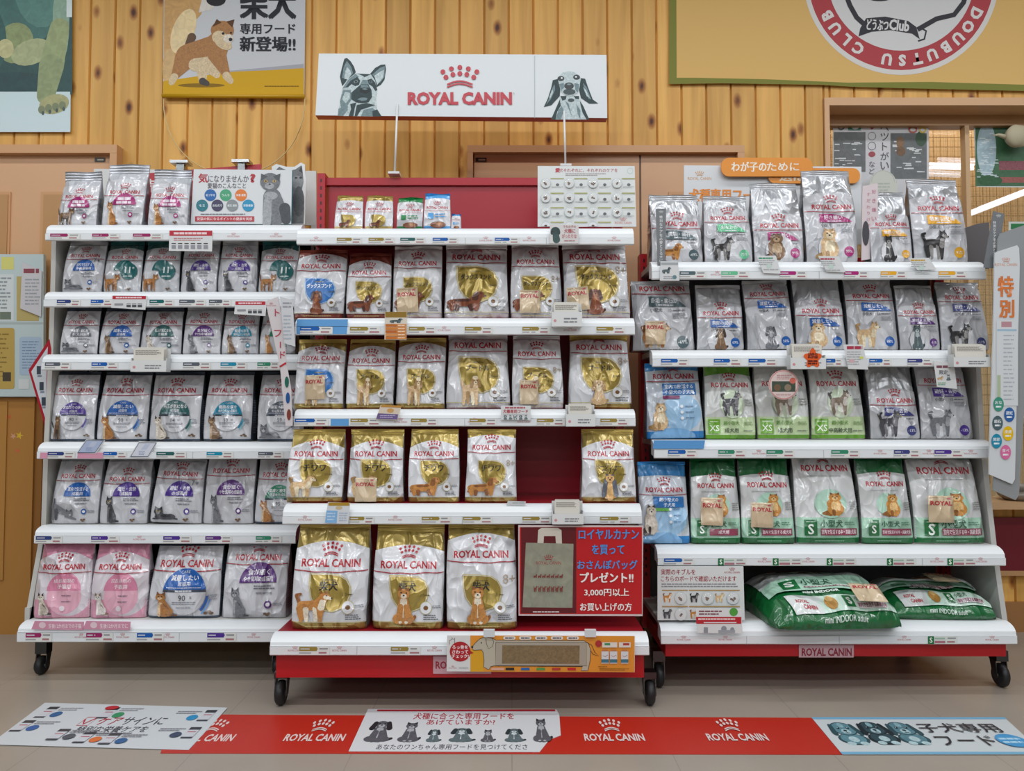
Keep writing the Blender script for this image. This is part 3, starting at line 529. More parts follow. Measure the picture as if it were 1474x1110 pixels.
def d_puppy(A, H, o):
    b = '#2a7fc4'; panel_arch(A, .1 * H, H * o.get('ps', .86), H * (o.get('ps', .86) + .02), '#c6cdd6'); A.rect(-.5, 0, .5, .1 * H, b, 12, 1); A.ell(.12, .36 * H, .36, .26 * H, '#9cc3e3', n=24); A.ell(-.05, .02 * H, .4, .13 * H, '#7fb2de', n=20)
    yl = o.get('ly', .76) * H; logo(A, .02, yl, .78); redline(A, yl - .085)
    A.rect(-.22, yl - .33, .42, yl - .13, '#1f6fb5', 8, 2); A.textc(o['t'][0], .1, yl - .185, .075, '#eef3f8', .02, .56); A.textc(o['t'][1], .1, yl - .28, .075, '#eef3f8', .02, .56)
    A.rect(-.22, yl - .4, .1, yl - .345, o.get('bar', '#7a2660'), 3, 1)
    for q in (.44, .36, .28): A.ell(.12, q * H, .03, .03, '#eef3f8', n=10); A.lines(.18, (q - .01) * H, .34, (q + .015) * H, 1, '#55789c')
    animal(A, o.get('an', 'fluffy'), -.48, .12 * H, -.1, .5 * H, COAT[o.get('coat', 'cream')])
def d_pouch(A, H, o):          # small wet-food pouch
    c = o['col']; panel_arch(A, 0, H * .86, H * .9, '#cdced2'); A.rect(-.5, 0, .5, .1 * H, c, 8, 1)
    logo(A, 0, .62 * H, .84); A.line([(-.48 + .96 * i / 10, .53 * H) for i in range(11)], .012, RED)
    if c == GOLD: fan(A, 0, .26 * H, BADGE, .75, c, 'foil'); animal(A, 'dachs', -.34, .06 * H, .1, .3 * H, COAT['dachs'])
    else: A.rect(-.34, .3 * H, -.14, .46 * H, c, 1, 1); A.lines(-.08, .32 * H, .36, .46 * H, 2, c); A.ell(.04, .13 * H, .3, .09 * H, '#7d4a2b', n=16); A.ell(.1, .15 * H, .12, .05 * H, '#a8703f', n=12)
DES = {'cat': d_cat, 'care': d_care, 'kitten': d_kitten, 'breed': d_breed, 'ccn': d_ccn, 'xs': d_xs, 's': d_s, 'puppy': d_puppy, 'pouch': d_pouch}
LOOK = {'cat': ('#b9bbc1', 'bag', '#8e9097', 'bag', '#a8aab0'), 'care': ('#3a4452', 'bag', '#3c444f', 'bag', '#3a4452'), 'kitten': ('#cf8aa2', 'bag', '#b9adb6', 'bag', '#cf8aa2'), 'breed': (GOLD, 'foil', '#8d8a86', 'bag', GOLD),  # most side colours are darkened, painting in the shade on bag flanks
        'ccn': ('#c3c5c9', 'foil', '#5a5c62', 'bag', '#aeb0b4'), 'xs': ('#62a02a', 'bag', '#8f928f', 'bag', '#62a02a'), 's': ('#0d6231', 'bag', '#7b807e', 'bag', '#0d6231'), 'puppy': ('#3a8ac8', 'bag', '#5e7fa0', 'bag', '#3a8ac8')}
ORD = ['', 'first', 'second', 'third', 'fourth', 'fifth', 'sixth', 'seventh']
def make_bag(px0, px1, pyt, z, Yf, design, o, label, group, seed, cat='pet food bag', name='pet_food_bag', roll=0):
    """a filled bag standing with its foot at height z and its front foot at depth Yf"""
    m = Yf / FPX * 1.0
    w = (px1 - px0) * m; ht = zz(pyt, Yf + .04) - z; d = min(o.get('d', .5) * w, .17); sh = o.get('seal', .0) * w if o.get('seal') else .05 * w
    h = ht - sh
    b = Bag(w, h, d, o.get('lean', .05), seed, o.get('fold', 1.0), o.get('taper', .05))
    if design == 'pouch': look = (o['col'], 'foil' if o['col'] == GOLD else 'bag', '#8d8e92', 'bag', o['col'])
    else: look = o.get('look', LOOK[design])
    root = empty(name, (xx((px0 + px1) / 2, Yf), Yf + d / 2, z + w / 2 * abs(math.sin(R(roll)))), label, cat, group)
    mb = MB(); b.body(mb, look[0], look[2], 1, look[1], look[3]); A = Art(); DES[design](A, h / w, o)
    A.emit(mb, b.art, 'bag', .032, .0002, .0014); b.gusset_print(mb, '#3f4147' if design != 'care' else '#8b93a0')
    ob = mb.build('body', None, (0, 0, 0)); ob.parent = root; ob.location = (0, 0, 0)
    sb = MB(); b.seal(sb, sh, look[4]); so = sb.build('top_seal', None, (0, 0, 0)); so.parent = root; so.location = (0, 0, 0)
    root.rotation_euler = (0, R(roll), R(o.get('yaw', 0)))
    return root
# ------------------------------------------------------------------ room shell
WALL_Y = 3.44
def build_room():
    mb = MB(); s = 9.0; mb.add([Vector((-s, -5, 0)), Vector((s, -5, 0)), Vector((s, 7, 0)), Vector((-s, 7, 0))], [(0, 1, 2, 3)], '#a1978b', 'floor'); mb.build('floor', origin=(0, 0, 0), kind='structure')
    # tongue-and-groove pine boards, each a bevelled plank in one wall
    pitch = .112; x0 = -.0155 - 60 * pitch; rnd = random.Random(4); mb = MB(); cols = []
    zt = 3.6; g = .004
    wx0, wx1, wz0, wz1 = xx(1192, WALL_Y), 5.2, .545, zz(142, WALL_Y)
    for i in range(120):
        a, b = x0 + i * pitch, x0 + (i + 1) * pitch
        c = (rnd.random(), rnd.random(), rnd.random(), 1)
        spans = [(0, zt)]
        if a >= wx0: spans = [(0, wz0), (wz1, zt)]
        elif b > wx0: spans = [(0, zt, b - wx0), (0, wz0), (wz1, zt)]
        A_, B_ = a, b
        for sp in spans:
            z0, z1 = sp[:2]; a, b = A_, B_
            if A_ < wx0 < B_:
                if len(sp) == 3: b = wx0 + .001
                else: a = wx0
            for p, q, y0, y1 in ((a, a + g * .4, .012, .012), (a + g * .4, a + g * 1.6, .012, 0), (a + g * 1.6, b - g * 1.2, 0, 0), (b - g * 1.2, b, 0, .012)):
                mb.add([Vector((p, WALL_Y + y0, z0)), Vector((q, WALL_Y + y1, z0)), Vector((q, WALL_Y + y1, z1)), Vector((p, WALL_Y + y0, z1))], [(0, 1, 2, 3)], '#dcab5c', 'wood'); cols += [c] * 4
    o = mb.build('wall_back', origin=(0, WALL_Y, 0), kind='structure')
    at = o.data.color_attributes.new('board', 'FLOAT_COLOR', 'POINT'); at.data.foreach_set('color', [x for c in cols for x in c])
    # skirting
    mb = MB(); mb.box((wx0 - .1, WALL_Y - .02, 0), (5.2, WALL_Y, .13), '#a07245', 'enamel'); mb.build('baseboard_right', kind='structure')
    # left door (only its right half is in view)
    def pxbox(mb, xa, ya, xb, yb, Y0, Y1, col, kind='enamel'):
        mb.box((xx(xa, Y0), Y0, zz(yb, Y0)), (xx(xb, Y0), Y1, zz(ya, Y0)), col, kind)
    def at_floor(mb, xa, ya, xb, Y0, Y1, col, kind='enamel', z0=0): mb.box((xx(xa, Y0), Y0, z0), (xx(xb, Y0), Y1, zz(ya, Y0)), col, kind)
    W = WALL_Y
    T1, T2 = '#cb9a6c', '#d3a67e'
    d1 = empty('door_1', (xx(20, W), W, 0)); tag(d1, kind='structure')
    mb = MB(); at_floor(mb, -330, 222, 152, W - .02, W - .002, T2)
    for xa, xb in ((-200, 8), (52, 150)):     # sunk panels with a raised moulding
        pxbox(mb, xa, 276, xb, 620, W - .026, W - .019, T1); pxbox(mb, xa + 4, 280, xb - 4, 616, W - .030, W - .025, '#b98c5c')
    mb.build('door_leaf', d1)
    mb = MB(); pxbox(mb, -345, 208, 161, 220, W - .055, W, T1); at_floor(mb, 151, 220.2, 161, W - .055, W, T1); pxbox(mb, -345, 220, 152, 222, W - .024, W, '#5f4429'); mb.build('door_frame', d1)
    mb = MB(); pxbox(mb, 129, 227, 144, 233, W - .023, W - .02, '#3c3a34'); pxbox(mb, 133, 229, 142, 231, W - .0245, W - .022, '#b9b5a6'); mb.build('maker_plate', d1)
    d2 = empty('door_2', (xx(870, W), W, 0)); tag(d2, kind='structure')
    mb = MB(); at_floor(mb, 682, 221, 922, W - .02, W - .002, T2); at_floor(mb, 925, 221, 1066, W - .02, W - .002, T2)
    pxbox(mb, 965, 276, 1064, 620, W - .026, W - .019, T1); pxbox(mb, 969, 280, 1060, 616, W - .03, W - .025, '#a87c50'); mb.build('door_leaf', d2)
    mb = MB(); pxbox(mb, 672, 209, 1076, 219, W - .055, W, T1); at_floor(mb, 672, 219.2, 680, W - .055, W, T1); at_floor(mb, 1066, 219.2, 1076, W - .055, W, T1); pxbox(mb, 680, 219, 1066, 221, W - .024, W, '#5f4429'); at_floor(mb, 922, 221, 925, W - .015, W, '#6b4d30'); mb.build('door_frame', d2)
    mb = MB(); pxbox(mb, 684, 227, 700, 233, W - .023, W - .02, '#3c3a34'); pxbox(mb, 688, 229, 698, 231, W - .0245, W - .022, '#b9b5a6'); mb.build('maker_plate', d2)
    # interior window on the right: frame, sill, glass, the lit room behind with its wire grid
    w1 = empty('window_1', (xx(1400, W), W, wz0)); tag(w1, kind='structure')
    FR = '#d2a67a'; z1 = wz1; xr = 5.2
    mb = MB(); mb.box((wx0, W - .012, z1 - .035), (xr, W + .16, z1), FR); mb.box((wx0, W - .012, wz0), (wx0 + .022, W + .16, z1 - .035), FR); mb.box((wx0, W - .1, wz0), (xr, W + .16, wz0 + .03), '#c8a27a'); mb.box((wx0 + .022, W + .1, z1 - .085), (xr, W + .16, z1 - .035), '#a77d50')  # inner head strip coloured darker to paint in the recess shadow
    mb.build('window_frame', w1)
    mb = MB(); xm = xx(1394, W + .12); mb.box((xm, W + .1, wz0 + .03), (xm + .02, W + .14, z1 - .085), '#c9a67c'); mb.build('mullion', w1)
    mb = MB(); mb.box((wx0 + .022, W + .135, wz0 + .03), (xr, W + .14, z1 - .085), '#ffffff', 'clear'); mb.build('window_glass', w1)
    B = W + .75
    mb = MB(); mb.box((wx0 - .6, B, 0), (xr + .6, B + .02, 3.2), '#dcc193', 'paper'); mb.build('wall_inner', kind='structure')
    mb = MB(); mb.box((wx0 - .6, W + .16, 2.9), (xr + .6, B, 2.92), '#e4dccb', 'paper'); mb.build('ceiling_inner', kind='structure')
    mb = MB(); mb.box((wx0 - .62, W + .05, 0), (wx0 - .6, B, 2.9), '#dcc193', 'paper'); mb.build('wall_inner_left', kind='structure')
    area('inner_room_lamp', ((wx0 + xr) / 2 - .6, W + .45, 2.85), 2.6, .3, 13, (0, 0, 0), (1, .93, .8))
    gy = W + .55; mb = MB()
    x = wx0 - .1
    while x < 3.9: mb.box((x, gy, .6), (x + .003, gy + .003, 2.7), '#8c7650', 'metal'); x += .036
    z = .9
    while z < 2.5: mb.box((wx0 - .1, gy - .003, z), (3.9, gy, z + .003), '#8c7650', 'metal'); z += .052
    o = mb.build('wire_grid_panel', label='wire grid panel hanging behind the glass of the wooden window', cat='wire grid')
    # wall below the window: red panel, ledge
    mb = MB(); pxbox(mb, 1425, 745, 1900, 822, W - .03, W, '#6d1a26', 'gloss'); pxbox(mb, 1425, 822, 1900, 829, W - .034, W, '#b98f63'); mb.build('trim_1', kind='structure')
build_room()

# ------------------------------------------------------------------ shelf units
def lip_profile(y0, zt, zm, zb):   # (y,z) from shelf front top, rounded over to the label strip, back under
    pts = []; yb = y0 + .055
    for i in range(7):
        a = math.pi / 2 * i / 6; pts.append((yb - (yb - y0 - .004) * math.sin(a) ** 1.2, zm + (zt - zm) * math.cos(a) ** .8))
    return [(yb + .006, zt)] + pts + [(y0, zm - .003), (y0, zb + .003), (y0 + .004, zb), (y0 + .012, zb), (y0 + .02, zb + .008), (yb + .006, zb + .012)]
UNITS = {}
def shelf_unit(name, label, X0, X1, back_y, shelves, cols, base, wheels):
    """shelves: (y_top px, y_mid px, y_bot px, front depth Y)"""
    root = empty(name, ((X0 + X1) / 2, back_y - .3, 0), label, 'shelf unit'); info = []
    for i, (pt, pm, pb, Y) in enumerate(shelves):
        zt = zz(pt, Y + .05); zm = zz(pm, Y); zb = zz(pb, Y); last = i == len(shelves) - 1
        mb = MB(); mb.box((X0 + .006, Y + .062, zt - .02), (X1 - .006, back_y, zt), cols['shelf'], 'enamel'); sh = mb.build('shelf', root)
        rb = MB(); rb.prism_x(lip_profile(Y, zt, zm, zb), X0, X1, cols['lip'], 'plastic')
        A = Art(-1)
        for s in cols['seams']:
            x = X0 + (X1 - X0) * s; A.rect(x - .0008, 0, x + .0008, 1, '#a9adaf')
        def f(x, v, off, Y=Y, zm=zm, zb=zb): return Vector((x, Y - off, zm + (zb - zm) * v))
        A.rect(X0, .0, X1, .06, '#b9bdbf', 1, 1)
        m = Y / FPX
        for lx in LOGOS.get((name, i), ()):   # little brand marks printed on the strip
            x = xx(lx, Y); hh = zm - zb
            B = Art(); logo(B, 0, .1, .9, '#c06a72', .0)
            rb_f = lambda u, v, off, x=x, hh=hh, zc=(zm + zb) / 2 - hh * .12, Y=Y: Vector((x + u * .05, Y - off, zc + v * .05))
            B.emit(rb, rb_f, 'paper', 1e9, .00008, .0006)
        A.emit(rb, f, 'paper', 1e9, .0001, .0004)
        o = rb.build('price_rail', None, (0, 0, 0)); o.parent = sh; o.location = -Vector(sh.location) - Vector(root.location)
        info.append(dict(z=zt, zm=zm, zb=zb, Y=Y))
    UNITS[name] = (root, info)
    zb0 = base['z0']; Yb = shelves[-1][3]
    mb = MB(); mb.box((X0 + base.get('in', .01), Yb + .03, zb0), (X1 - base.get('in', .01), back_y + .25, zz(shelves[-1][2], Yb) + .004), base['col'], 'enamel'); mb.build('base', root)
    ztop = base['top']
    mb = MB(); mb.box((X0 + .04, back_y, zb0 + .05), (X1 - .04, back_y + .012, ztop - .03), cols['back'], 'enamel')
    mb.box((X0 + .03, back_y - .012, ztop - .03), (X1 - .03, back_y + .02, ztop), cols['post'], 'enamel'); mb.build('back_panel', root)
    for xp in (X0 + .002, X1 - .034):
        mb = MB(); mb.box((xp, back_y - .03, zb0), (xp + .032, back_y + .03, ztop + .012), cols['post'], 'enamel')
        z = zb0 + .2
        while z < ztop - .02: mb.box((xp + .013, back_y - .0306, z), (xp + .019, back_y - .0296, z + .014), '#1c1416'); z += .03
        mb.build('post', root)
    for side in base.get('sides', ()):
        xs = X0 - .021 if side < 0 else X1 - .001
        prof = [(back_y, zb0 + .1)] + [(Y + .075, z) for z, Y in [(zb0 + .1, Yb)] + [(q['z'] - .01, q['Y']) for q in info[::-1]]]
        if side > 0: prof = prof[:-1]
        prof += [(back_y, prof[-1][1])]
        mb = MB(); mb.prism_x(prof, xs, xs + .018, cols['side'], 'enamel'); mb.build('side_panel', root)
    for (wx, Yw, r) in wheels:
        ca = empty('caster', (0, 0, 0)); ca.parent = root; ca.location = Vector((wx, Yw, 0)) - Vector(root.location)
        c = (wx, Yw, r)
        def sub(mb, nm): 
            o = mb.build(nm, None, (0, 0, 0)); o.parent = ca; o.location = (-wx, -Yw, 0)
        mb = MB(); t = .014; mb.lathe_x(c, [(-t, 0), (-t, r * .55), (-t * .9, r * .62), (-t, r * .8), (-t * .6, r * .97), (0, r), (t * .6, r * .97), (t, r * .8), (t * .9, r * .62), (t, r * .55), (t, 0)], '#17181a', 'rubber', 28); mb.lathe_x(c, [(-t * 1.3, 0), (-t * 1.3, r * .22), (t * 1.3, r * .22), (t * 1.3, 0)], '#8f9294', 'metal', 14); sub(mb, 'wheel')
        mb = MB()
        for sx in (-1, 1):
            xa = wx + sx * (t + .005); mb.prism_x([(Yw - r * .3, r * .8), (Yw + r * .3, r * .8), (Yw + r * .75, 2 * r + .01), (Yw - r * .1, 2 * r + .01)], xa - .0015, xa + .0015, '#6e7072', 'metal')
        mb.box((wx - t - .007, Yw - r * .3, 2 * r + .008), (wx + t + .007, Yw + r * .8, max(zb0, 2 * r + .012)), '#55585a', 'metal'); sub(mb, 'fork')
    return root
LOGOS = {('cat_food_shelf_unit', 0): (333, 395), ('cat_food_shelf_unit', 4): (205,), ('cat_food_shelf_unit', 5): (125, 184, 248, 370),
         ('dog_food_shelf_unit', 0): (453, 699, 762, 885), ('dog_food_shelf_unit', 1): (639, 821), ('dog_food_shelf_unit', 2): (577, 683, 754), ('dog_food_shelf_unit', 3): (441, 570), ('dog_food_shelf_unit', 4): (429, 492, 627),
         ('small_dog_food_shelf_unit', 0): (1034,), ('small_dog_food_shelf_unit', 2): (1091, 1265, 1335, 1395), ('small_dog_food_shelf_unit', 3): (1097, 1159, 1343, 1405), ('small_dog_food_shelf_unit', 4): (981, 1040, 1294, 1419)}
lipc = '#dfe3e6'
shelf_unit('cat_food_shelf_unit', 'white shelf unit on casters stocked with cat food', -1.765, -.80, 3.2,
    [(324, 336, 346, 2.888), (420, 431, 442, 2.888), (510, 521, 533, 2.885), (636, 650, 661, 2.87), (756, 771, 783, 2.866), (893, 910, 925, 2.78)],
    dict(shelf='#c9c8c4', lip=lipc, back='#2b3a3c', post='#c4c4c0', side='#bdbcb7', seams=(.27, .6)), dict(z0=.145, col='#b9b4a6', top=zz(330, 3.2), sides=(-1,), **{'in': .03}),
    [(xx(70, 2.87), 2.87, .034), (-.86, 2.87, .034), (-1.70, 3.3, .034), (-.86, 3.3, .034)])
shelf_unit('dog_food_shelf_unit', 'red shelf unit on casters stocked with gold breed dog food', -.77, .436, 3.03,
    [(329, 342, 352, 2.73), (458, 470, 482, 2.722), (589, 602, 614, 2.722), (725, 743, 755, 2.60), (910, 930, 944, 2.48)],
    dict(shelf='#8e1420', lip=lipc, back='#a01226', post='#a81022', side='#8e1420', seams=(.23, .5, .74)), dict(z0=.108, col='#b00d18', top=zz(257, 3.03), **{'in': .012}),
    [(xx(410, 2.57), 2.57, .04), (xx(932, 2.57), 2.57, .04), (-.7, 3.2, .04), (.38, 3.2, .04)])
shelf_unit('small_dog_food_shelf_unit', 'red-based shelf unit on casters stocked with small breed dog food', .505, 1.71, 3.06,
    [(377, 390, 402, 2.76), (504, 516, 528, 2.76), (633, 647, 660, 2.745), (785, 803, 815, 2.69), (894, 915, 928, 2.64)],
    dict(shelf='#c4c2bd', lip=lipc, back='#5b5a5b', post='#b3131f', side='#b9b8b5', seams=(.24, .5, .76)), dict(z0=.126, col='#b8121c', top=zz(372, 3.06), sides=(1,), **{'in': .02}),
    [(xx(945, 2.74), 2.74, .041), (xx(1430, 2.74), 2.74, .041), (.6, 3.25, .041), (1.63, 3.25, .041)])

# ------------------------------------------------------------------ stock
UN = {'cat_food_shelf_unit': ('cat unit', ['top', 'second', 'third', 'fourth', 'fifth', 'bottom']), 'dog_food_shelf_unit': ('middle unit', ['top', 'second', 'third', 'fourth', 'bottom']), 'small_dog_food_shelf_unit': ('right-hand unit', ['top', 'second', 'third', 'fourth', 'bottom'])}
_seed = [0]
def stock(unit, i, items, extra=None):
    root, info = UNITS[unit]; s = info[i]; un, nm = UN[unit]
    items = [list(t) for t in items]
    for a, b in zip(items, items[1:]):      # neighbours touch without cutting into each other
        if a[1] > b[0] - 1.2: m = (a[1] + b[0]) / 2; a[1] = m - .6; b[0] = m + .6
    for k, it in enumerate(items):
        x0, x1, yt, des, desc, o = it; o = dict(extra or {}, **o); _seed[0] += 1
        Yf = s['Y'] + .075 + o.get('back', 0)
        loc = f'{ORD[k + 1]} from left on {nm[i]} shelf of the {un}'
        make_bag(x0, x1, yt, s['z'] + .001, Yf, des, o, f'{desc}, {loc}', f'bags on the {nm[i]} shelf of the {un}', _seed[0], roll=o.get('roll', 0), **({'cat': 'food pouch', 'name': 'wet_food_pouch'} if des == 'pouch' else {}))
CU, DU, SU = 'cat_food_shelf_unit', 'dog_food_shelf_unit', 'small_dog_food_shelf_unit'
TOP = dict(ps=.84, pp=.88, ly=.62, by=.38, seal=.22, d=.5, taper=.02, fold=.6)
stock(CU, 0, [(76, 134, 247, 'cat', 'pouch with brown walking cat', dict(TOP, c='magenta', an='cat_walk', coat='brown', yaw=-3)), (139, 200, 236, 'cat', 'tall pouch with ginger sitting cat', dict(TOP, c='magenta', an='cat_sit', coat='orange')), (207, 264, 244, 'cat', 'magenta-domed pouch with cat', dict(TOP, c='magenta', an='cat_sit', coat='orange', yaw=2))])
P2 = dict(seal=.1, d=.5)
E11 = dict(c='teal', eleven=1, an='cat_walk', coat='orange', look=('#124f4e', 'bag', '#3b4448', 'bag', '#124f4e'), ps=.86, pp=.93, ly=.72, base='#c4c6ca')
stock(CU, 1, [(84, 146, 347, 'cat', 'blue-domed pouch with grey lying cat', dict(P2, c='blue', t=['室内で生活する', '中高齢猫用'], seven=1, an='cat_lie', coat='grey')), (142, 201, 347, 'cat', 'teal 11+ pouch', dict(P2, **E11)), (199, 257, 347, 'cat', 'teal 11+ pouch', dict(P2, **E11)),
    (254, 310, 347, 'cat', 'purple-domed pouch with dark cat', dict(P2, c='purple', t=['避妊・去勢', '成猫用'], an='cat_sit', coat='dark')), (310, 367, 347, 'cat', 'purple-domed pouch with dark cat', dict(P2, c='purple', t=['避妊・去勢', '成猫用'], an='cat_sit', coat='dark')), (369, 426, 347, 'cat', 'teal 11+ pouch', dict(P2, **E11))])
P3 = dict(seal=.08, d=.5, ly=.73, by=.4)
stock(CU, 2, [(84, 139, 443, 'cat', 'grey-domed bag', dict(P3, c='grey', t=['歯垢・歯石が', '気になる成猫用'], an='cat_lie', coat='grey', look=LOOK['care'])), (139, 198, 443, 'cat', 'blue-domed bag with tabby', dict(P3, c='blue', t=['減量したい', '成猫用'], an='cat_sit', coat='brown', look=LOOK['care'])), (200, 260, 443, 'cat', 'dark teal-domed bag', dict(P3, c='dteal', t=['毛玉が気になる', '成猫用'], an='cat_sit', coat='siam', look=LOOK['care'])),
    (260, 317, 442, 'cat', 'violet-domed bag with grey cat', dict(P3, c='violet', t=['食が細く', 'やせ気味の成猫用'], an='cat_sit', coat='grey')), (317, 372, 443, 'cat', 'cyan-domed bag with tabby', dict(P3, c='cyan', t=['健康な尿を', '維持したい成猫用'], an='cat_sit', coat='brown', look=LOOK['care'])), (371, 424, 443, 'cat', 'green-domed bag with ginger cat', dict(P3, c='green', t=['皮膚と被毛', '成猫用'], an='cat_sit', coat='orange', look=LOOK['care']))])
P4 = dict(seal=.05, d=.5)
stock(CU, 3, [(72, 138, 535, 'care', 'purple-badged 90 bag with tabby', dict(P4, c='purple', t=['おねだりの多い', '成猫用'], n='90', an='cat_stand', coat='brown')), (138, 214, 535, 'care', 'blue-badged 90 bag with ginger cat', dict(P4, c='blue', c2='#5f95cf', t=['減量したい', '成猫用'], n='90', an='cat_sit', coat='orange')), (212, 289, 535, 'care', 'dark teal 14 bag with siamese', dict(P4, c='dteal', c2='#7fa9a2', t=['毛玉が気になる', '成猫用'], n='14', an='cat_sit', coat='siam')),
    (292, 362, 535, 'care', 'cyan-badged 10 bag with tabby', dict(P4, c='cyan', c2='#79bccc', t=['健康な尿を', '維持したい成猫用'], n='10', an='cat_sit', coat='brown')), (369, 438, 535, 'care', 'grey-badged 59 bag with grey cat', dict(P4, c='grey', c2='#9a9da5', t=['歯垢・歯石が', '気になる成猫用'], n='59', an='cat_lie', coat='grey'))])
P5 = dict(seal=.05, d=.55, ly=.76)
stock(CU, 4, [(76, 144, 660, 'cat', 'blue-domed bag with stretching cat', dict(P5, c='blue', t=['室内で生活する', '成猫用'], an='cat_stretch', coat='grey')), (145, 215, 660, 'cat', 'purple-domed bag with dark cat', dict(P5, c='purple', t=['避妊・去勢', '成猫用'], an='cat_sit', coat='dark', ly=.71)), (218, 292, 662, 'cat', 'purple 7+ bag with lying cat', dict(P5, c='purple', t=['避妊・去勢', 'の成猫用'], seven=1, an='cat_lie', coat='dark', ly=.8, roll=2)),
    (293, 367, 655, 'cat', 'violet-domed bag with grey cat', dict(P5, c='violet', t=['食が細く', 'やせ気味の成猫用'], an='cat_sit', coat='grey', ly=.8)), (368, 438, 657, 'care', 'green-badged 95 bag with ginger cat', dict(P5, c='green', c2='#7fb59e', t=['皮膚と被毛の', '健康維持成猫用'], n='95', an='cat_sit', coat='orange'))])
P6 = dict(seal=.05, d=.5)
stock(CU, 5, [(54, 134, 780, 'kitten', 'pink kitten food bag', dict(P6, yaw=3)), (134, 218, 780, 'kitten', 'pink kitten food bag', dict(P6, coat='white', yaw=3)), (213, 320, 781, 'care', 'big blue-badged bag with ginger cat', dict(P6, c='blue', c2='#5f95cf', t=['減量したい', '成猫用'], n='90', an='cat_sit', coat='orange')), (321, 416, 782, 'cat', 'big violet-domed bag with grey cat', dict(P6, c='violet', t=['食が細く', 'やせ気味の成猫用'], an='cat_sit', coat='grey', ly=.84, by=.5))])
# middle unit
stock(DU, 0, [(479, 520, 283, 'pouch', 'gold wet dog food pouch', dict(col=GOLD, seal=.06, d=.35, lean=.12)), (523, 564, 283, 'pouch', 'gold wet dog food pouch', dict(col=GOLD, seal=.06, d=.35, lean=.12)), (569, 608, 286, 'pouch', 'green wet dog food pouch', dict(col='#0d7a3c', seal=.06, d=.35, lean=.12)), (608, 648, 280, 'pouch', 'blue wet dog food pouch', dict(col='#3f93cf', seal=.06, d=.35, lean=.12)), (649, 663, 311, 'pouch', 'tiny blue sample pouch', dict(col='#3f93cf', seal=.06, d=.6, lean=.1))])
B2 = dict(seal=.06, d=.55, ps=.9, pp=.98, ly=.78, look=('#7a3526', 'bag', '#8d8a86', 'bag', '#6d2c20')); W2 = dict(B2, look=('#d3d4d8', 'bag', '#8d8a86', 'bag', '#c6c7cb'), ps=1, pp=1)
stock(DU, 1, [(419, 495, 358, 'breed', 'blue-badged dachshund bag', dict(B2, badge='#1f6fba', t=['ダックスフンド'], an='dog_floppy', coat='dachs')), (495, 563, 364, 'breed', 'small dachshund bag', dict(B2, t=['ダックスフンド'], an='dachs', coat='dachs', ly=.72, ps=.84, pp=.93)), (561, 637, 353, 'breed', 'dachshund bag with gift tote', dict(W2, t=['ダックスフンド'], an='dachs', coat='dachs')),
    (637, 734, 350, 'breed', 'large dachshund bag', dict(W2, t=['ダックスフンド'], an='dachs', coat='dachs', ly=.87, by=.47, bs=.95)), (734, 811, 350, 'breed', 'dachshund bag with gift tote', dict(W2, t=['ダックスフンド'], eight=1, an='dachs', coat='dachs')), (810, 910, 350, 'breed', 'large 8+ dachshund bag', dict(W2, t=['ダックスフンド'], eight=1, an='dog_floppy', coat='dachs', ly=.87, by=.47, bs=.95))])
G3 = dict(seal=.07, d=.55, ps=.86, pp=.95, ly=.76)
stock(DU, 2, [(421, 494, 488, 'breed', 'blue-badged poodle bag', dict(G3, badge='#1f6fba', t=['プードル'], an='poodle', coat='cream')), (496, 567, 488, 'breed', 'small poodle bag', dict(G3, t=['プードル'], an='poodle', coat='cream', ly=.72)), (568, 641, 486, 'breed', 'small poodle bag', dict(G3, t=['プードル'], an='poodle', coat='cream', ps=.9, pp=.98)),
    (641, 735, 481, 'breed', 'large poodle bag', dict(W2, t=['プードル'], an='poodle', coat='cream', ly=.9, by=.47, bs=.95)), (737, 812, 483, 'breed', 'poodle bag with gift tote', dict(W2, t=['プードル'], eight=1, an='poodle', coat='cream')), (818, 910, 481, 'breed', 'large 8+ poodle bag', dict(W2, t=['プードル'], eight=1, an='dog_floppy', coat='cream', ly=.87, by=.47, bs=.95, look=LOOK['breed'], ps=.95, pp=1))])
G4 = dict(seal=.07, d=.55, ps=.78, pp=.89, ly=.7, by=.42, bs=.8)
stock(DU, 3, [(411, 494, 618, 'breed', 'chihuahua bag, standing dog', dict(G4, t=['チワワ'], an='dog_stand', coat='cream')), (500, 582, 618, 'breed', 'chihuahua bag with gift tote', dict(G4, t=['チワワ'], an='dog_stand', coat='cream')), (587, 662, 618, 'breed', 'chihuahua bag, brown dog', dict(G4, t=['チワワ'], an='dachs', coat='shiba', flip=False)), (669, 744, 618, 'breed', '8+ chihuahua bag', dict(G4, t=['チワワ'], eight=1, an='dachs', coat='shiba', ps=.92, pp=.97, ly=.79))]
   )
s_ = UNITS[DU][1][3]; _seed[0] += 1
make_bag(836, 916, 618, s_['z'] + .001, s_['Y'] + .075, 'breed', dict(G4, t=['ヨークシャー', 'テリア'], an='longhair', coat='yorkie'), 'gold-topped yorkshire terrier bag, alone at the right end of the fourth shelf', 'bags on the fourth shelf of the middle unit', _seed[0])
G5 = dict(seal=.1, d=.6, ps=.8, pp=.88, ly=.665, by=.37, bs=.78)
stock(DU, 4, [(419, 531, 752, 'breed', 'big shiba bag, standing dog', dict(G5, t=['柴犬'], an='dog_stand', coat='shiba')), (535, 641, 758, 'breed', 'big shiba bag, sitting dog', dict(G5, t=['柴犬'], an='dog_sit', coat='shiba', pp=.87, roll=.8)), (641, 746, 757, 'breed', 'big 8+ shiba bag, sitting dog', dict(G5, t=['柴犬'], eight=1, an='dog_sit', coat='shiba', ps=.88, pp=.96, ly=.75, seal=.06))])
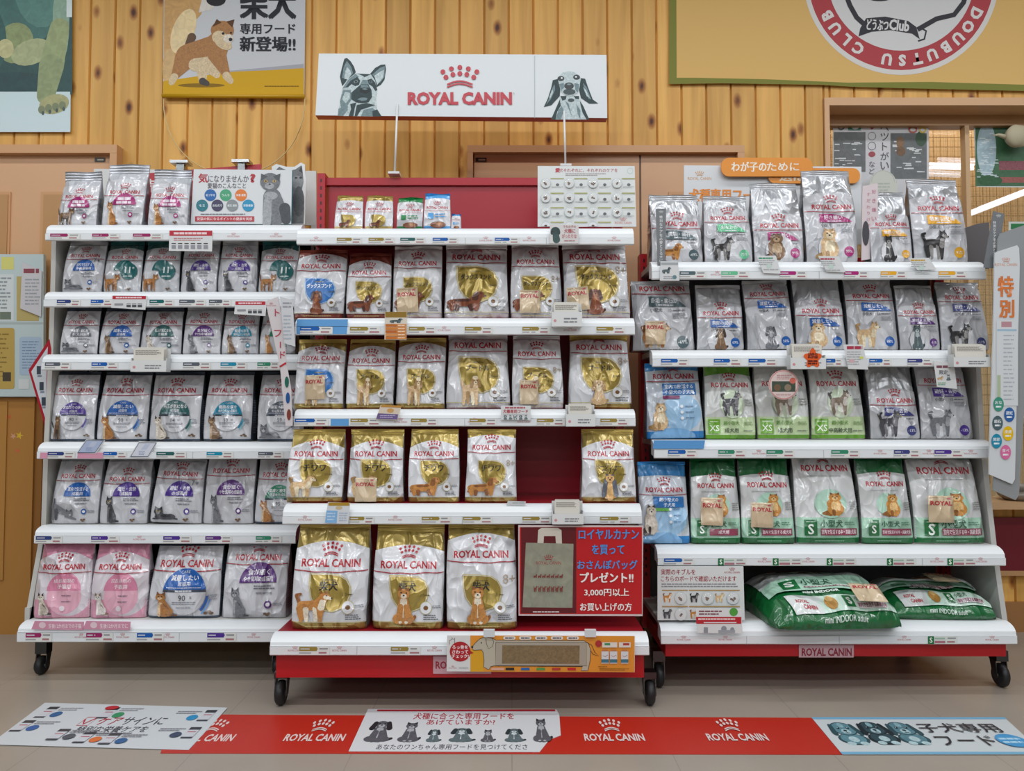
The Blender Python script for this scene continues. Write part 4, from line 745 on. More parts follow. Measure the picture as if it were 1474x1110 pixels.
# right-hand unit
S1 = dict(seal=.1, d=.5, taper=.06, fold=1.1)
stock(SU, 0, [(937, 1017, 279, 'ccn', 'silver bag, slate badge', dict(S1, c='slate', t='歯垢・歯石', an='dachs', coat='pom', n='-69%', ps=.72, yaw=4)), (1015, 1087, 281, 'ccn', 'silver bag, mint badge', dict(S1, c='mint', t='おなかが', an='dog_stand', coat='black', n='75%', ps=.82)), (1088, 1164, 262, 'ccn', 'silver bag, magenta badge', dict(S1, c='magenta', t='好き嫌い', an='fluffy', coat='brown', n='99%', ps=.6)), (1162, 1241, 243, 'ccn', 'tall silver bag, magenta badge', dict(S1, c='magenta', t='好き嫌い', an='fluffy', coat='cream', n='99%', ps=.74)),
    (1258, 1320, 276, 'ccn', 'small silver bag, yellow badge', dict(S1, c='yellow', t='敏感な皮膚', an='dog_sit', coat='black', n='75%', ps=.68)), (1319, 1401, 256, 'ccn', 'tall silver bag, yellow badge', dict(S1, c='yellow', t='敏感な皮膚', an='dog_stand', coat='black', n='91%', ps=.8))])
S2 = dict(seal=.06, d=.5, fold=.9); S2W = dict(S2, look=('#bfc0c5', 'bag', '#5a5c62', 'bag', '#aeb0b4'))
stock(SU, 1, [(911, 1003, 403, 'ccn', 'large grey bag, slate badge', dict(S2W, c='slate', t='歯垢・歯石が', an='dog_stand', coat='orange', n='-69%', ps=1, ly=.93)), (1003, 1073, 410, 'ccn', 'silver bag, blue badge', dict(S2, c='blue', t='関節の健康', an='dog_floppy', coat='brown', n='69%', ps=.7)), (1077, 1147, 404, 'ccn', 'tilted bag, blue badge', dict(S2W, c='blue', t='減量したい', an='dog_floppy', coat='grey', n='50%', ps=.95, roll=-1.5)), (1147, 1221, 397, 'ccn', 'silver bag, blue badge', dict(S2, c='blue', t='減量したい', an='fluffy', coat='cream', n='88%', ps=.66)),
    (1222, 1297, 398, 'ccn', 'bag, blue badge, cream dog', dict(S2W, c='blue', t='減量したい', an='dog_stand', coat='cream', n='88%', ps=.88)), (1296, 1356, 411, 'ccn', 'silver bag, purple badge', dict(S2, c='violet', t='避妊・去勢', an='dog_sit', coat='mono', n='-11%', ps=.72)), (1358, 1427, 406, 'ccn', 'bag, indigo badge', dict(S2W, c='indigo', t='避妊・去勢', an='dog_stand', coat='black', n='-11%', ps=.92))])
S3 = dict(seal=.06, d=.5)
stock(SU, 2, [(931, 1014, 523, 'puppy', 'blue puppy bag, pomeranian', dict(S3, t=['室内で生活する', '小型犬の子犬用'], ps=.93, ly=.86, roll=-1)), (1015, 1090, 523, 'xs', 'green-topped XS bag', dict(S3, t='成犬用', v=1)), (1087, 1167, 520, 'xs', 'XS bag with round card', dict(S3, t='成犬用', look=('#cdd0ce', 'bag', '#8f928f', 'bag', '#b9bcba'))), (1168, 1246, 520, 'xs', 'XS bag, senior food', dict(S3, t='中高齢犬用', look=('#cdd0ce', 'bag', '#8f928f', 'bag', '#b9bcba'))),
    (1253, 1325, 524, 'ccn', 'silver bag, indigo badge', dict(S3, c='indigo', t='避妊・去勢', an='dog_stand', coat='dark', n='-13%', ps=.65)), (1325, 1401, 520, 'ccn', 'bag, purple badge', dict(S3, c='purple', t='避妊・去勢', an='dog_stand', coat='grey', n='-13%', ps=.9, look=S2W['look']))])
S4 = dict(seal=.05, d=.55)
stock(SU, 3, [(918, 992, 665, 'puppy', 'pale blue puppy bag', dict(S4, t=['超小型犬の', '子犬用'], ps=.84, ly=.68, coat='siam', bar='#62b04a')), (993, 1065, 660, 's', 'green-topped S bag with gift tote', dict(S4, t='成犬用', ps=.8, ly=.7)), (1065, 1145, 658, 's', 'green-topped S bag with gift tote', dict(S4, t='室内で生活する成犬用', ps=.8, ly=.7)), (1141, 1236, 655, 's', 'large S bag, pomeranian', dict(S4, t='室内で生活する中・高齢犬用', ps=.98, ly=.88, look=('#d0d2d3', 'bag', '#7b807e', 'bag', '#0d6231'))),
    (1238, 1312, 658, 's', 'S bag, sitting pomeranian', dict(S4, t='室内で生活する中・高齢犬用', ps=.82, ly=.71)), (1313, 1416, 656, 's', 'large S bag with gift tote', dict(S4, t='室内で生活する中・高齢犬用', ps=.96, ly=.86, look=('#d0d2d3', 'bag', '#7b807e', 'bag', '#0d6231')))])
# ------------------------------------------------------------------ boards, posters, cards
def nrm(lean=0, yaw=0):
    a, b = R(lean), R(yaw); return Vector((math.sin(b) * math.cos(a), -math.cos(b) * math.cos(a), math.sin(a))).normalized()
def slab(mb, pts, n, th, col, side=None, kind='gloss'):
    k = len(pts); back = [p - n * th for p in pts]; tr = tessellate_polygon([[Vector((p.x, p.z, 0)) if abs(n.z) < .8 else Vector((p.x, p.y, 0)) for p in pts]])
    mb.add(pts, [tuple(t) for t in tr], col, kind); mb.add(back, [tuple(t) for t in tr], side or col, kind)
    mb.add(pts + back, [(i, (i + 1) % k, k + (i + 1) % k, k + i) for i in range(k)], side or col, kind)
def board(name, outline, Y, col, art=None, th=.004, lean=0, yaw=0, side=None, kind='gloss', label=None, cat=None, group=None, parent=None, akind='gloss', at=None):
    """a flat board standing at depth Y; its outline and print are given where they are seen in the photo"""
    n = nrm(lean, yaw); cx = sum(p[0] for p in outline) / len(outline); cy = max(p[1] for p in outline)
    p0 = P(at[0] if at else cx, at[1] if at else cy, Y); mb = MB(); slab(mb, [on_plane(x, y, p0, n) for x, y in outline], n, th, col, side, kind)
    if art: art.emit(mb, lambda x, y, off: on_plane(x, y, p0, n) + n * off, akind, 1e9, .00006, .0004)
    if parent is None: return mb.build(name, label=label, cat=cat, group=group)
    o = mb.build(name, None, (0, 0, 0)); o.parent = parent; o.location = -Vector(parent.location); return o
def q4(x0, y0, x1, y1): return [(x0, y0), (x1, y0), (x1, y1), (x0, y1)]
def vtext(A, s, cx, y0, y1, w, col, bold=.02):
    st_ = (y1 - y0) / len(s)
    for i, ch in enumerate(s):
        if ch == 'ー': A.rect(cx - w * .08, y0 + st_ * (i + .1), cx + w * .08, y0 + st_ * (i + .9), col); continue
        A.textc(ch, cx, y0 + st_ * (i + .5), st_ * .82, col, bold, w)
def rrect(x0, y0, x1, y1, r, n=6):
    o = []
    for cx, cy, a in ((x1 - r, y0 + r, -90), (x1 - r, y1 - r, 0), (x0 + r, y1 - r, 90), (x0 + r, y0 + r, 180)):
        for i in range(n + 1): t = R(a + 90 * i / n); o.append((cx + r * math.cos(t), cy + r * math.sin(t)))
    return o
L1, L2, L3, L4 = '#b9c8cb', '#6f858a', '#22383d', '#0f1c20'

# --- hanging brand sign on two rods
def brand_sign():
    Y = 3.02; root = empty('brand_sign', P(664, 172, Y), 'long white sign with red crown and two dog heads above the middle unit', 'sign')
    A = Art(-1); Z = lambda pts: [(460 + x / 7.37, 70 + y / 7.37) for x, y in pts]; K = lambda pts: [(760 + x / 10.09, 70 + y / 10.09) for x, y in pts]
    for c, pts in ((L3, [(215, 300), (235, 210), (262, 110), (290, 98), (330, 135), (365, 190), (385, 250), (340, 310), (290, 340), (240, 400)]), (L2, [(240, 310), (255, 200), (290, 130), (335, 190), (355, 260), (300, 330)]), (L1, [(262, 320), (272, 250), (290, 195), (325, 230), (338, 275), (300, 330)]),
                   (L3, [(535, 270), (590, 205), (650, 172), (697, 168), (705, 220), (690, 330), (650, 385), (605, 410), (575, 320)]), (L2, [(560, 275), (640, 205), (692, 185), (690, 300), (640, 365)]), (L1, [(580, 290), (650, 240), (685, 225), (672, 310), (640, 350), (612, 385)]),
                   (L1, [(240, 430), (285, 340), (380, 262), (470, 268), (545, 272), (590, 340), (612, 440), (600, 560), (610, 640), (660, 722), (190, 714), (210, 600)]),
                   (L2, [(245, 420), (300, 335), (380, 268), (420, 300), (360, 330), (290, 420)]), (L3, [(400, 266), (545, 272), (505, 292), (478, 304), (455, 288)]), (L2, [(215, 560), (250, 440), (330, 440), (340, 540), (300, 600), (230, 640)]), (L1, [(240, 540), (270, 460), (320, 470), (320, 530), (280, 580)]),
                   (L3, [(280, 405), (330, 340), (400, 300), (432, 340), (420, 385), (380, 400), (340, 378), (300, 412)]), (L2, [(360, 345), (400, 330), (410, 355), (370, 368)]), (L4, [(372, 346), (395, 340), (397, 356), (378, 360)]),
                   (L3, [(505, 335), (550, 318), (590, 360), (614, 440), (592, 452), (560, 402), (525, 380)]), (L2, [(525, 348), (552, 340), (562, 364), (535, 366)]), (L4, [(532, 348), (550, 345), (552, 360), (537, 361)]),
                   (L2, [(430, 380), (460, 330), (510, 335), (530, 400)]), (L3, [(335, 470), (415, 400), (440, 380), (515, 380), (552, 440), (556, 515), (520, 572), (450, 582), (390, 572), (338, 540)]), (L2, [(440, 385), (510, 385), (525, 412), (435, 418)]), (L4, [(428, 425), (480, 412), (537, 430), (532, 466), (482, 482), (430, 462)]), (L2, [(445, 428), (480, 420), (515, 430), (480, 440)]),
                   (L2, [(400, 540), (450, 512), (510, 526), (500, 548), (450, 556)]), (L4, [(395, 530), (450, 508), (515, 522), (450, 520)]), (L3, [(325, 590), (390, 572), (372, 640), (360, 716), (310, 716), (335, 640)]), (L3, [(395, 600), (500, 578), (590, 600), (500, 630), (440, 650), (400, 716), (372, 716)]), (L2, [(470, 650), (560, 630), (600, 660), (560, 718), (440, 716)]), (L3, [(560, 665), (612, 645), (660, 722), (565, 720)]), (L2, [(200, 640), (300, 600), (300, 650), (250, 715), (195, 714)])):
        A.poly(Z(pts), c, 'fur'); A.l -= .5
    for c, pts in ((L3, [(360, 460), (440, 440), (472, 560), (462, 690), (340, 822), (230, 850), (290, 720), (340, 560)]), (L2, [(300, 740), (345, 590), (385, 520), (395, 600), (330, 740), (260, 820)]), (L1, [(310, 700), (355, 590), (365, 640), (320, 730)]), (L3, [(770, 430), (830, 440), (870, 560), (940, 740), (1020, 798), (890, 800), (770, 720), (740, 600)]), (L2, [(800, 500), (850, 560), (920, 740), (880, 730), (820, 620)]), (L1, [(800, 560), (840, 600), (900, 720), (850, 690)]),
                   (L1, [(470, 690), (740, 700), (800, 830), (890, 1032), (335, 1032), (400, 880), (450, 780)]), (L3, [(335, 1032), (400, 880), (462, 740), (478, 830), (425, 920), (400, 1032)]), (L2, [(400, 1030), (440, 900), (490, 830), (520, 900), (480, 1030)]), (L3, [(750, 760), (800, 830), (890, 1032), (850, 1032), (790, 930)]), (L2, [(540, 760), (590, 800), (640, 1000), (600, 900)]), (L2, [(700, 800), (760, 900), (760, 1030), (720, 950)]), (L3, [(470, 690), (560, 690), (550, 740), (500, 760)]), (L3, [(660, 690), (740, 690), (740, 740), (690, 730)]),
                   (L1, [(430, 430), (500, 350), (600, 330), (690, 350), (762, 420), (750, 560), (722, 645), (640, 690), (540, 680), (480, 625), (450, 520)]), (L2, [(450, 520), (520, 500), (530, 620), (490, 620)]), (L2, [(670, 500), (745, 520), (725, 640), (690, 610)]), (L1, [(490, 600), (540, 560), (560, 650), (510, 650)])):
        A.poly(K(pts), c, 'fur'); A.l -= .5
    for (x, y, rx, ry, c) in ((478, 438, 50, 38, L4), (705, 418, 50, 38, L4), (490, 430, 14, 11, '#e4ecee'), (697, 414, 14, 11, '#e4ecee'), (600, 630, 90, 45, L3), (595, 545, 70, 52, L4), (595, 522, 30, 12, L2), (625, 752, 46, 26, L3)):
        a, b = K([(x, y)])[0]; A.ell(a, b, rx / 10.09, ry / 10.09, c)
    A.rect(769.4, 80, 769.9, 171, '#9aa5a8')
    logo(A, 662, 142, 150, '#b8273a', .05)
    A.textc('R', 740, 135, 2.4, '#8c8c8c', 0)
    board('sign_board', [(459, 77), (873, 79), (874, 170), (454, 166)], Y, '#d3d9dc', A, .045, parent=root, side='#b3202c', akind='gloss', at=(664, 172))
    for x0, y0, x1, y1, nm in ((572, 150, 568, 257, 0), (812, 160, 814, 246, 1)):
        mb = MB(); a, b = P(x0, y0, Y + .05), P(x1, y1, Y + .012); a = P(x0, y0, Y - .004); b = P(x1, y1, Y - .004); mb.tube([a, b + Vector((0, 0, .014))], .0042, '#d9dcdc', 'plastic')
        mb.box((b.x - .022, Y - .03, b.z + .012), (b.x + .022, Y + .02, b.z + .021), '#d9dcdc', 'plastic'); o = mb.build('support_rod', None, (0, 0, 0)); o.parent = root; o.location = -Vector(root.location)
brand_sign()

# --- posters on the pine wall
def wall_posters():
    W = WALL_Y; Y = W - .014
    A = Art(-1); A.rect(-130, -150, 104, 136, '#234d4b', kind='mottle'); A.rect(-130, 132, 101, 190, '#c6dade', kind=None)
    for x, y, rx, ry, c, r_ in ((20, 20, 60, 50, '#3f6f68', 10), (60, -20, 40, 60, '#55877d', 0), (22, 62, 26, 30, '#8c9a68', 20), (45, 75, 30, 18, '#a9b184', -20), (-30, 60, 40, 60, '#2a5a56', 0), (88, 30, 12, 60, '#8fae98', 0), (20, 118, 60, 14, '#1b4346', 0), (8, 70, 12, 14, '#c3c08d', 0)): A.ell(x, y, rx, ry, c, r_, kind='mottle'); A.l -= .5
    A.cap(86, 40, 14, 74, 96, 18, '#9aa777', 'mottle'); A.cap(74, 96, 18, 66, 138, 13, '#8e9c70', 'mottle'); A.ell(78, 150, 22, 14, '#a8a877', -14, kind='mottle')
    for i in range(4): A.ell(60 + i * 10, 158 - i * 2, 5, 6, '#6f7a55'); A.ell(62 + i * 10, 163 - i * 2, 2, 3, '#26403c')
    A.rect(96, -150, 104, 25, '#cfdedc')
    board('dog_poster', [(-130, -150), (104, -150), (101, 189), (-130, 187)], Y, '#cfdee0', A, .004, label='large teal-tinted poster of a dog paw above the tan door', cat='poster')
    root = empty('hanging_banner', P(336, 139, Y), 'white and yellow fabric banner with a walking shiba puppy', 'banner')
    A = Art(-1); Z = lambda x, y: (x / 3.204, y / 3.204); s = 1 / 3.204
    A.poly([(237, -150), (262, -150), (300, -40), (290, 20), (272, 40), (262, 70), (250, 95), (240, 125), (236, 125)], '#c99b5b', 'mottle'); A.poly([(262, -150), (330, -150), (326, -20), (305, 14), (286, 18), (300, -40)], '#d9d3cb', 'mottle'); A.ell(264, 45, 16, 34, '#e6cf9d', 20, kind='mottle'); A.ell(311, 0, 14, 9, '#26262a'); A.ell(244, 100, 10, 30, '#d2ad74', kind='mottle')
    A.poly([(330, 102), (385, 97), (437, 92), (437, 99), (380, 102), (330, 105)], '#a7a9b0'); A.poly([(235, 117), (290, 109), (340, 103), (390, 101), (437.5, 98), (437.5, 139), (234.5, 138)], '#d2a412')
    A.ell(290, 123, 34, 3, '#8a6a10')
    F, FL, FD = '#a9743a', '#d6c09a', '#5c3a1c'
    def cp(a, b, c, kd='fur'): A.cap(a[0] * s, a[1] * s, a[2] * s, b[0] * s, b[1] * s, b[2] * s, c, kd); A.l -= .6
    cp((870, 205, 16), (885, 172, 20), FD); cp((930, 300, 30), (935, 372, 18), FL); cp((960, 300, 34), (1000, 345, 16), FL); cp((850, 280, 48), (805, 355, 16), F); cp((805, 355, 17), (792, 380, 14), FL)
    cp((868, 262, 58), (990, 225, 62), F); cp((900, 300, 30), (980, 285, 26), FL); cp((1000, 250, 44), (1045, 345, 18), F); cp((1045, 350, 19), (1064, 374, 14), FL); cp((935, 375, 17), (955, 385, 12), '#3a3330')
    cp((985, 215, 50), (1025, 175, 46), F); A.ell(1030 * s, 200 * s, 44 * s, 26 * s, FL, 30, kind='fur'); A.ell(1026 * s, 140 * s, 54 * s, 44 * s, F, kind='fur')
    for pts, c in (([(980, 125), (1000, 88), (1022, 105)], FD), ([(1044, 100), (1082, 90), (1072, 128)], FD)): A.poly([Z(*p) for p in pts], c)
    A.ell(1012 * s, 172 * s, 34 * s, 30 * s, FL, kind='fur'); A.ell(1054 * s, 178 * s, 24 * s, 20 * s, '#ded4c4', kind='fur'); A.ell(1064 * s, 183 * s, 9 * s, 8 * s, INK); A.ell(1030 * s, 155 * s, 7 * s, 6 * s, INK); A.ell(1066 * s, 152 * s, 5 * s, 5 * s, INK)
    A.text('柴犬', 347, 27, 425, -18, '#24272d', .05); A.text('専用フード', 346, 49, 425, 34, '#24272d', .035); A.text('新登場!!', 346, 74, 425, 53, '#24272d', .05); A.lines(381, 123, 432, 125.5, 1, '#7a5f10')
    board('banner_sheet', [(237, -150), (441, -150), (438, 139), (234.5, 138)], Y, '#c9ccd0', A, .004, parent=root, at=(336, 139), kind='paper', akind='paper')
    def put(mb, nm): o = mb.build(nm, None, (0, 0, 0)); o.parent = root; o.location = -Vector(root.location)
    mb = MB(); mb.tube([P(233.5, 138, Y - .008), P(438.5, 139, Y - .008)], .009, '#c79a12', 'plastic', 12); put(mb, 'bottom_rod')
    mb = MB(); mb.tube([P(235 + 102 * (1 - math.cos(math.pi * i / 24)), 140 + 112 * math.sin(math.pi * i / 24) ** .9, Y - .006) for i in range(25)], .0022, '#d9c58f', 'paper', 6); put(mb, 'cord')
    # big paper banner of the animal club
    A = Art(-1); cx, cy = 1297, -33
    A.poly([(963, -150), (973, -150), (974, 112), (1000, 112), (1100, 114), (1220, 119), (1340, 118), (1474, 122), (1620, 126), (1620, 142), (1474, 131), (1300, 127), (1228, 125), (1180, 122), (1040, 120), (963, 121)], '#7d7f33')
    A.ell(cx, cy, 141, 141, '#d9d6d2', n=64); A.ell(cx, cy, 134, 134, '#b04046', n=64); A.ell(cx, cy, 106, 106, '#d6d6d6', n=64)
    for i, ch in enumerate('DOUBUTSU CLUB'):
        if ch == ' ': continue
        th = R(26 + 126.6 * i / 12); A.textc(ch, cx + 120 * math.cos(th), cy + 120 * math.sin(th), 17, '#dcd9d6', .05, None, math.degrees(th) + 90)
    z = lambda pts: [(900 + x / 2.568, y / 2.568) for x, y in pts]
    A.line(z([(800, -60), (830, 20), (855, 65), (905, 110)]), 7, '#34343a'); A.line(z([(1270, -60), (1250, 10), (1215, 55), (1150, 70), (1080, 110)]), 7, '#34343a'); A.ell(1266, -4, 18, 6, '#34343a')
    A.poly(z([(862, 135), (868, 105), (890, 68), (960, 62), (1045, 78), (1075, 100), (1088, 145), (1060, 125), (980, 112), (910, 118)]), '#34343a'); A.line(z([(1085, 100), (1112, 115), (1105, 145), (1082, 152)]), 2.5, '#34343a')
    A.text('どうぶつ', *z([(893, 112)])[0], *z([(972, 72)])[0], '#d9d9d9', .04, 3); A.text('Club', *z([(975, 115)])[0], *z([(1050, 74)])[0], '#d9d9d9', .04, 6)
    board('club_banner', [(963, -150), (1620, -150), (1620, 140), (1474, 130), (1300, 126), (1228, 124), (1180, 122), (1040, 119), (963, 120)], Y, '#dcb46c', A, .003, label='big tan paper banner with green border and red club ring', cat='banner', kind='paper', akind='paper')
wall_posters()

# --- display boards on the cat unit's top
def cat_top():
    Yb = 3.17
    board('header_panel', [(135, 243), (455, 246), (455, 324), (135, 324)], Yb, '#d5d6d4', None, .01, label='plain white back panel on top of the cat unit', cat='panel')
    A = Art(-1); A.textc('売', 216, 268, 20, '#dfd5d3', .05); A.textc('新', 238, 262, 16, '#dfd5d3', .05); A.textc('い', 270, 256, 14, '#dfd5d3', .05); A.textc('!', 283, 253, 16, '#dfd5d3', .05)
    board('red_header_sign', [(206, 250), (376, 236), (376, 320), (206, 320)], Yb - .02, '#b4182a', A, .004, label='red header sign behind the pouches on the cat unit', cat='sign')
    for k, (x0, x1, y0) in enumerate(((244, 270, 230), (333, 358, 229))):
        mb = MB(); Y = Yb - .05; a, b = P(x0, y0, Y), P(x1, y0 + 4, Y); mb.box((a.x, Y, b.z), (b.x, Y + .05, a.z), '#b9bcbd', 'metal')
        c, d = P(x0 + 8, y0 + 4, Y), P(x1 - 7, y0 + 14, Y); mb.box((c.x, Y + .01, d.z), (d.x, Y + .03, c.z), '#8f9394', 'metal')
        mb.build('sign_clip', label=f'grey metal sign clip above the {"white pouches" if k == 0 else "cat care board"} on the cat unit', cat='clip')
    A = Art(-1); o = [(393, 323), (392, 250), (391, 240), (398, 236), (412, 240), (424, 240), (433, 234), (439, 237), (439, 247), (440.5, 256), (439, 323)]
    A.poly([(396, 322), (396, 246), (402, 240), (414, 246), (425, 244), (434, 238), (436, 250), (437, 262), (434, 275), (438, 300), (437, 322)], '#6f7274', 'fur'); A.ell(428, 262, 9, 9, '#8b8e90', kind='fur'); A.ell(430, 290, 8, 22, '#5a5d60', kind='fur'); A.ell(426, 256, 2, 1.5, INK); A.ell(433, 256, 2, 1.5, INK); A.poly([(430, 246), (434.5, 239), (436, 250)], '#34373a')
    board('cat_cutout', o, 3.06, '#dcdedf', A, .004, label='cut-out of a long-haired grey cat behind the cat care board', cat='cutout sign')
    A = Art(-1); A.textc('気になりませんか?', 327, 257, 11.5, '#8d2430', .03, 82); A.textc('気', 291, 256.5, 13, '#a8202f', .04); A.textc('?', 364, 256, 14, '#a8202f', .05)
    A = Art(-1); A.text('気', 286, 263, 299, 250, '#a8202f', .05); A.text('になりませんか', 300, 262.5, 358, 252.5, '#5b5560', .02); A.text('?', 359.5, 263, 368, 250, '#a8202f', .06); A.text('愛猫のこんなこと', 299, 271.5, 354, 263.5, '#5b5560', .02)
    for x, y, c, t in ((303, 281, '#155fa3', '毛づやを'), (325, 281, '#3f9c72', 'うんち'), (347, 281, '#d9762a', '体重 運動'), (291, 296, '#1f7280', '毛 玉'), (313, 296, '#3d3a58', 'おねだり'), (334.5, 296, '#858c90', '歯石 歯垢'), (357.5, 296, '#1b8cb8', '尿路健康')): A.ell(x, y, 8.6, 8.6, c, n=22); A.textc(t, x, y, 3.4, '#e4eaec', .02, 13.5)
    A.lines(289, 307, 356, 310, 1, '#6f6f78'); A.rect(281, 311.5, 366, 319, '#b0303c'); A.textc('愛猫の気になるポイントの健康を実感', 323.5, 315.2, 4.4, '#ecdcdc', .02, 80)
    G, GD, GL = '#73777c', '#484c52', '#a1a5a9'
    A.cap(392, 284, 13, 396, 306, 18, G, 'fur'); A.cap(386, 290, 6, 384, 321, 6, GL, 'fur'); A.cap(397, 292, 6, 398, 321, 7, G, 'fur'); A.cap(410, 300, 8, 412, 316, 7, GD, 'fur'); A.ell(389, 262, 14.5, 13, G, kind='fur')
    A.poly([(375.5, 261), (376, 250), (386, 254)], GD); A.poly([(402, 262), (404, 250), (393, 254)], GD); A.ell(388, 268, 7, 4.5, GL, kind='fur'); A.ell(383, 261, 2.4, 2, '#c9a24a'); A.ell(395, 261, 2.4, 2, '#c9a24a'); A.ell(383, 261, 1, 1.6, INK); A.ell(395, 261, 1, 1.6, INK); A.ell(388.5, 265.5, 1.6, 1.1, '#3a3236')
    A.ell(390, 282, 10, 6, GL, kind='fur')
    board('cat_care_board', [(279, 243.5), (420.5, 245), (419, 322.5), (274.5, 322.5)], 3.0, '#d3d7da', A, .012, lean=0, side='#2a8ea0', label='white cat care board with seven coloured circles and a grey cat', cat='board')
cat_top()

# --- kibble boards with clear domes
def kibble_board(outline, Y, title, label, cells, art, name='kibble_board', r=7.2):
    cx = sum(p[0] for p in outline) / len(outline); cy = max(p[1] for p in outline); root = empty(name, P(cx, cy, Y), label, 'board')
    for i, (x, y) in enumerate(cells):
        rn = random.Random(i * 3 + 1); art.ell(x, y, r, r, '#b9c0c2', n=20); art.ell(x, y, r * .93, r * .93, '#d4d8d8', n=20)
        for _ in range(rn.choice((3, 4, 6, 7))): art.ell(x + rn.uniform(-.32, .32) * r, y + r * rn.uniform(-.1, .4), r * .2, r * .18, rn.choice(('#5a3a26', '#6d4a33', '#4a3428')), n=8)
    board('printed_board', outline, Y, '#d6dada', art, .006, parent=root, at=(cx, cy))
    for x, y in cells:
        c = P(x, y, Y); rr = r * Y / FPX; mb = MB(); prof = [(rr * math.cos(R(a)), rr * .7 * math.sin(R(a))) for a in range(0, 91, 15)]; vs_ = []; fs = []; n = 18
        for (q, d) in prof:
            for j in range(n): t = 2 * math.pi * j / n; vs_.append(Vector((c.x + q * math.cos(t), c.y - .003 - d, c.z + q * math.sin(t))))
        for i in range(len(prof) - 1):
            for j in range(n): fs.append((i * n + j, i * n + (j + 1) % n, (i + 1) * n + (j + 1) % n, (i + 1) * n + j))
        mb.add(vs_, fs, '#ffffff', 'dome', True); o = mb.build('clear_dome', None, (0, 0, 0)); o.parent = root; o.location = -Vector(root.location)
    return root
A = Art(-1); A.text('愛犬それぞれに、それぞれのケアを', 799.5, 248, 889, 242.5, '#b5606a', .02); A.text('愛', 799.5, 248.3, 806, 242, '#b8343f', .05)
A.lines(814, 249, 874, 253.5, 2, '#9a8f90'); A.arc(907, 246, 3.8, 4.3, '#a9c8bd')
cells = []
for j, y in enumerate((264, 285, 306, 327)):
    for i, x in enumerate((785.5, 819.5, 853.5, 888)):
        if (i, j) == (3, 3): continue
        A.rect(x + 7, y - 7.5, x + 26, y - 6, '#a3a35c')
        if j == 3: A.ell(x, 326, 7, 6.5, '#b9c0c2', a0=0, a1=180); A.ell(x, 326, 6.4, 5.9, '#d4d8d8', a0=0, a1=180); A.ell(x, 325, 2.2, 1.2, '#5a3a26', n=8); continue
        A.ell(x + 17, y + 2, 2.5, 2, '#5f5f66', n=8); A.lines(x + 9, y + 4, x + 25, y + 7, 2, '#b9bcbc')
        if j < 3: cells.append((x, y))
logo(A, 897, 321, 24, '#c46a62', .0)
kibble_board([(774, 239), (913.5, 239), (916, 326.5), (774, 326.5)], 2.80, '', 'white board with rows of clear kibble domes on the middle unit', cells, A)
A = Art(-1); Z = lambda x, y: (930 + x / 2.71, 800 + y / 2.71)
A.text('実際のキブルを', *Z(58, 75), *Z(192, 52), '#9b2b38', .015); A.text('こちらのボードで確認いただけます', *Z(58, 101), *Z(352, 79), '#9b2b38', .015); A.lines(*Z(60, 106), *Z(360, 125), 2, '#8a8a90'); logo(A, *Z(336, 65), 22, '#b04650', 0)
cells = []
for j, y in enumerate((165, 228)):
    for i, x in enumerate((135, 240, 338)):
        a, b = Z(x, y); A.rect(a - 27, b - 12, a + 10, b - 10.4, '#b38f52'); cells.append((a, b)); animal(A, 'dog_stand', a - 26, b + 6, a - 12, b - 8, COAT[('shiba', 'black', 'cream', 'dark', 'shiba', 'cream')[j * 3 + i]], fk='gloss')
cells = cells[:3] + [cells[3]]
kibble_board([(946.5, 815.5), (1070, 815.5), (1072, 893), (946.5, 893)], 2.672, '', 'white board with clear kibble domes standing on the bottom red-based shelf', cells, A, r=9)
A = Art(-1); A.rect(1002, 888, 1067, 898, '#b5202c'); A.lines(1005, 890, 1060, 892.5, 1, '#e8d2d2', .8); A.rect(1013, 895.5, 1060, 897, '#d9d9d9'); A.ell(1056, 881, 6, 6, '#4d9a3c'); A.lines(1006, 878, 1040, 886, 2, '#7d4450'); A.rect(1013, 903, 1019, 911, '#8c9096'); A.ell(1042, 905, 4, 4, '#8c9096'); A.ell(1054, 906, 3, 3, '#8c9096'); A.rect(1034, 907, 1058, 911, '#9a9ea4')
board('red_information_card', [(1001.5, 876), (1067, 877), (1069, 912), (1004, 911)], 2.625, '#d9dbdb', A, .003, label='white and red information card clipped before the lower kibble board', cat='card')
A = Art(-1); A.cap(800, 338, 4.5, 801, 345, 5.2, '#35504e', 'fur'); A.ell(799.5, 332, 6.5, 5.2, '#2b4442', kind='fur'); A.ell(794.5, 334.5, 2, 3.6, '#22383a'); A.ell(804.5, 334.5, 2, 3.6, '#22383a'); A.ell(802, 331, .9, .9, INK); A.ell(796, 333, 1, 1, INK); A.text('うちの子の', 811, 328, 829, 324.5, '#b0525a', .02); A.text('犬種に', 812, 335.5, 828, 329.5, '#b0525a', .03); A.text('ぴったりな', 809, 343, 830, 337, '#c07078', .03); A.lines(812, 345, 828, 348, 1, '#a9747a')
board('dog_breed_card', q4(791.5, 323.5, 833, 350.5), 2.722, '#cfcdcc', A, .003, label='small card with a dark green dog clipped to the top rail', cat='card')

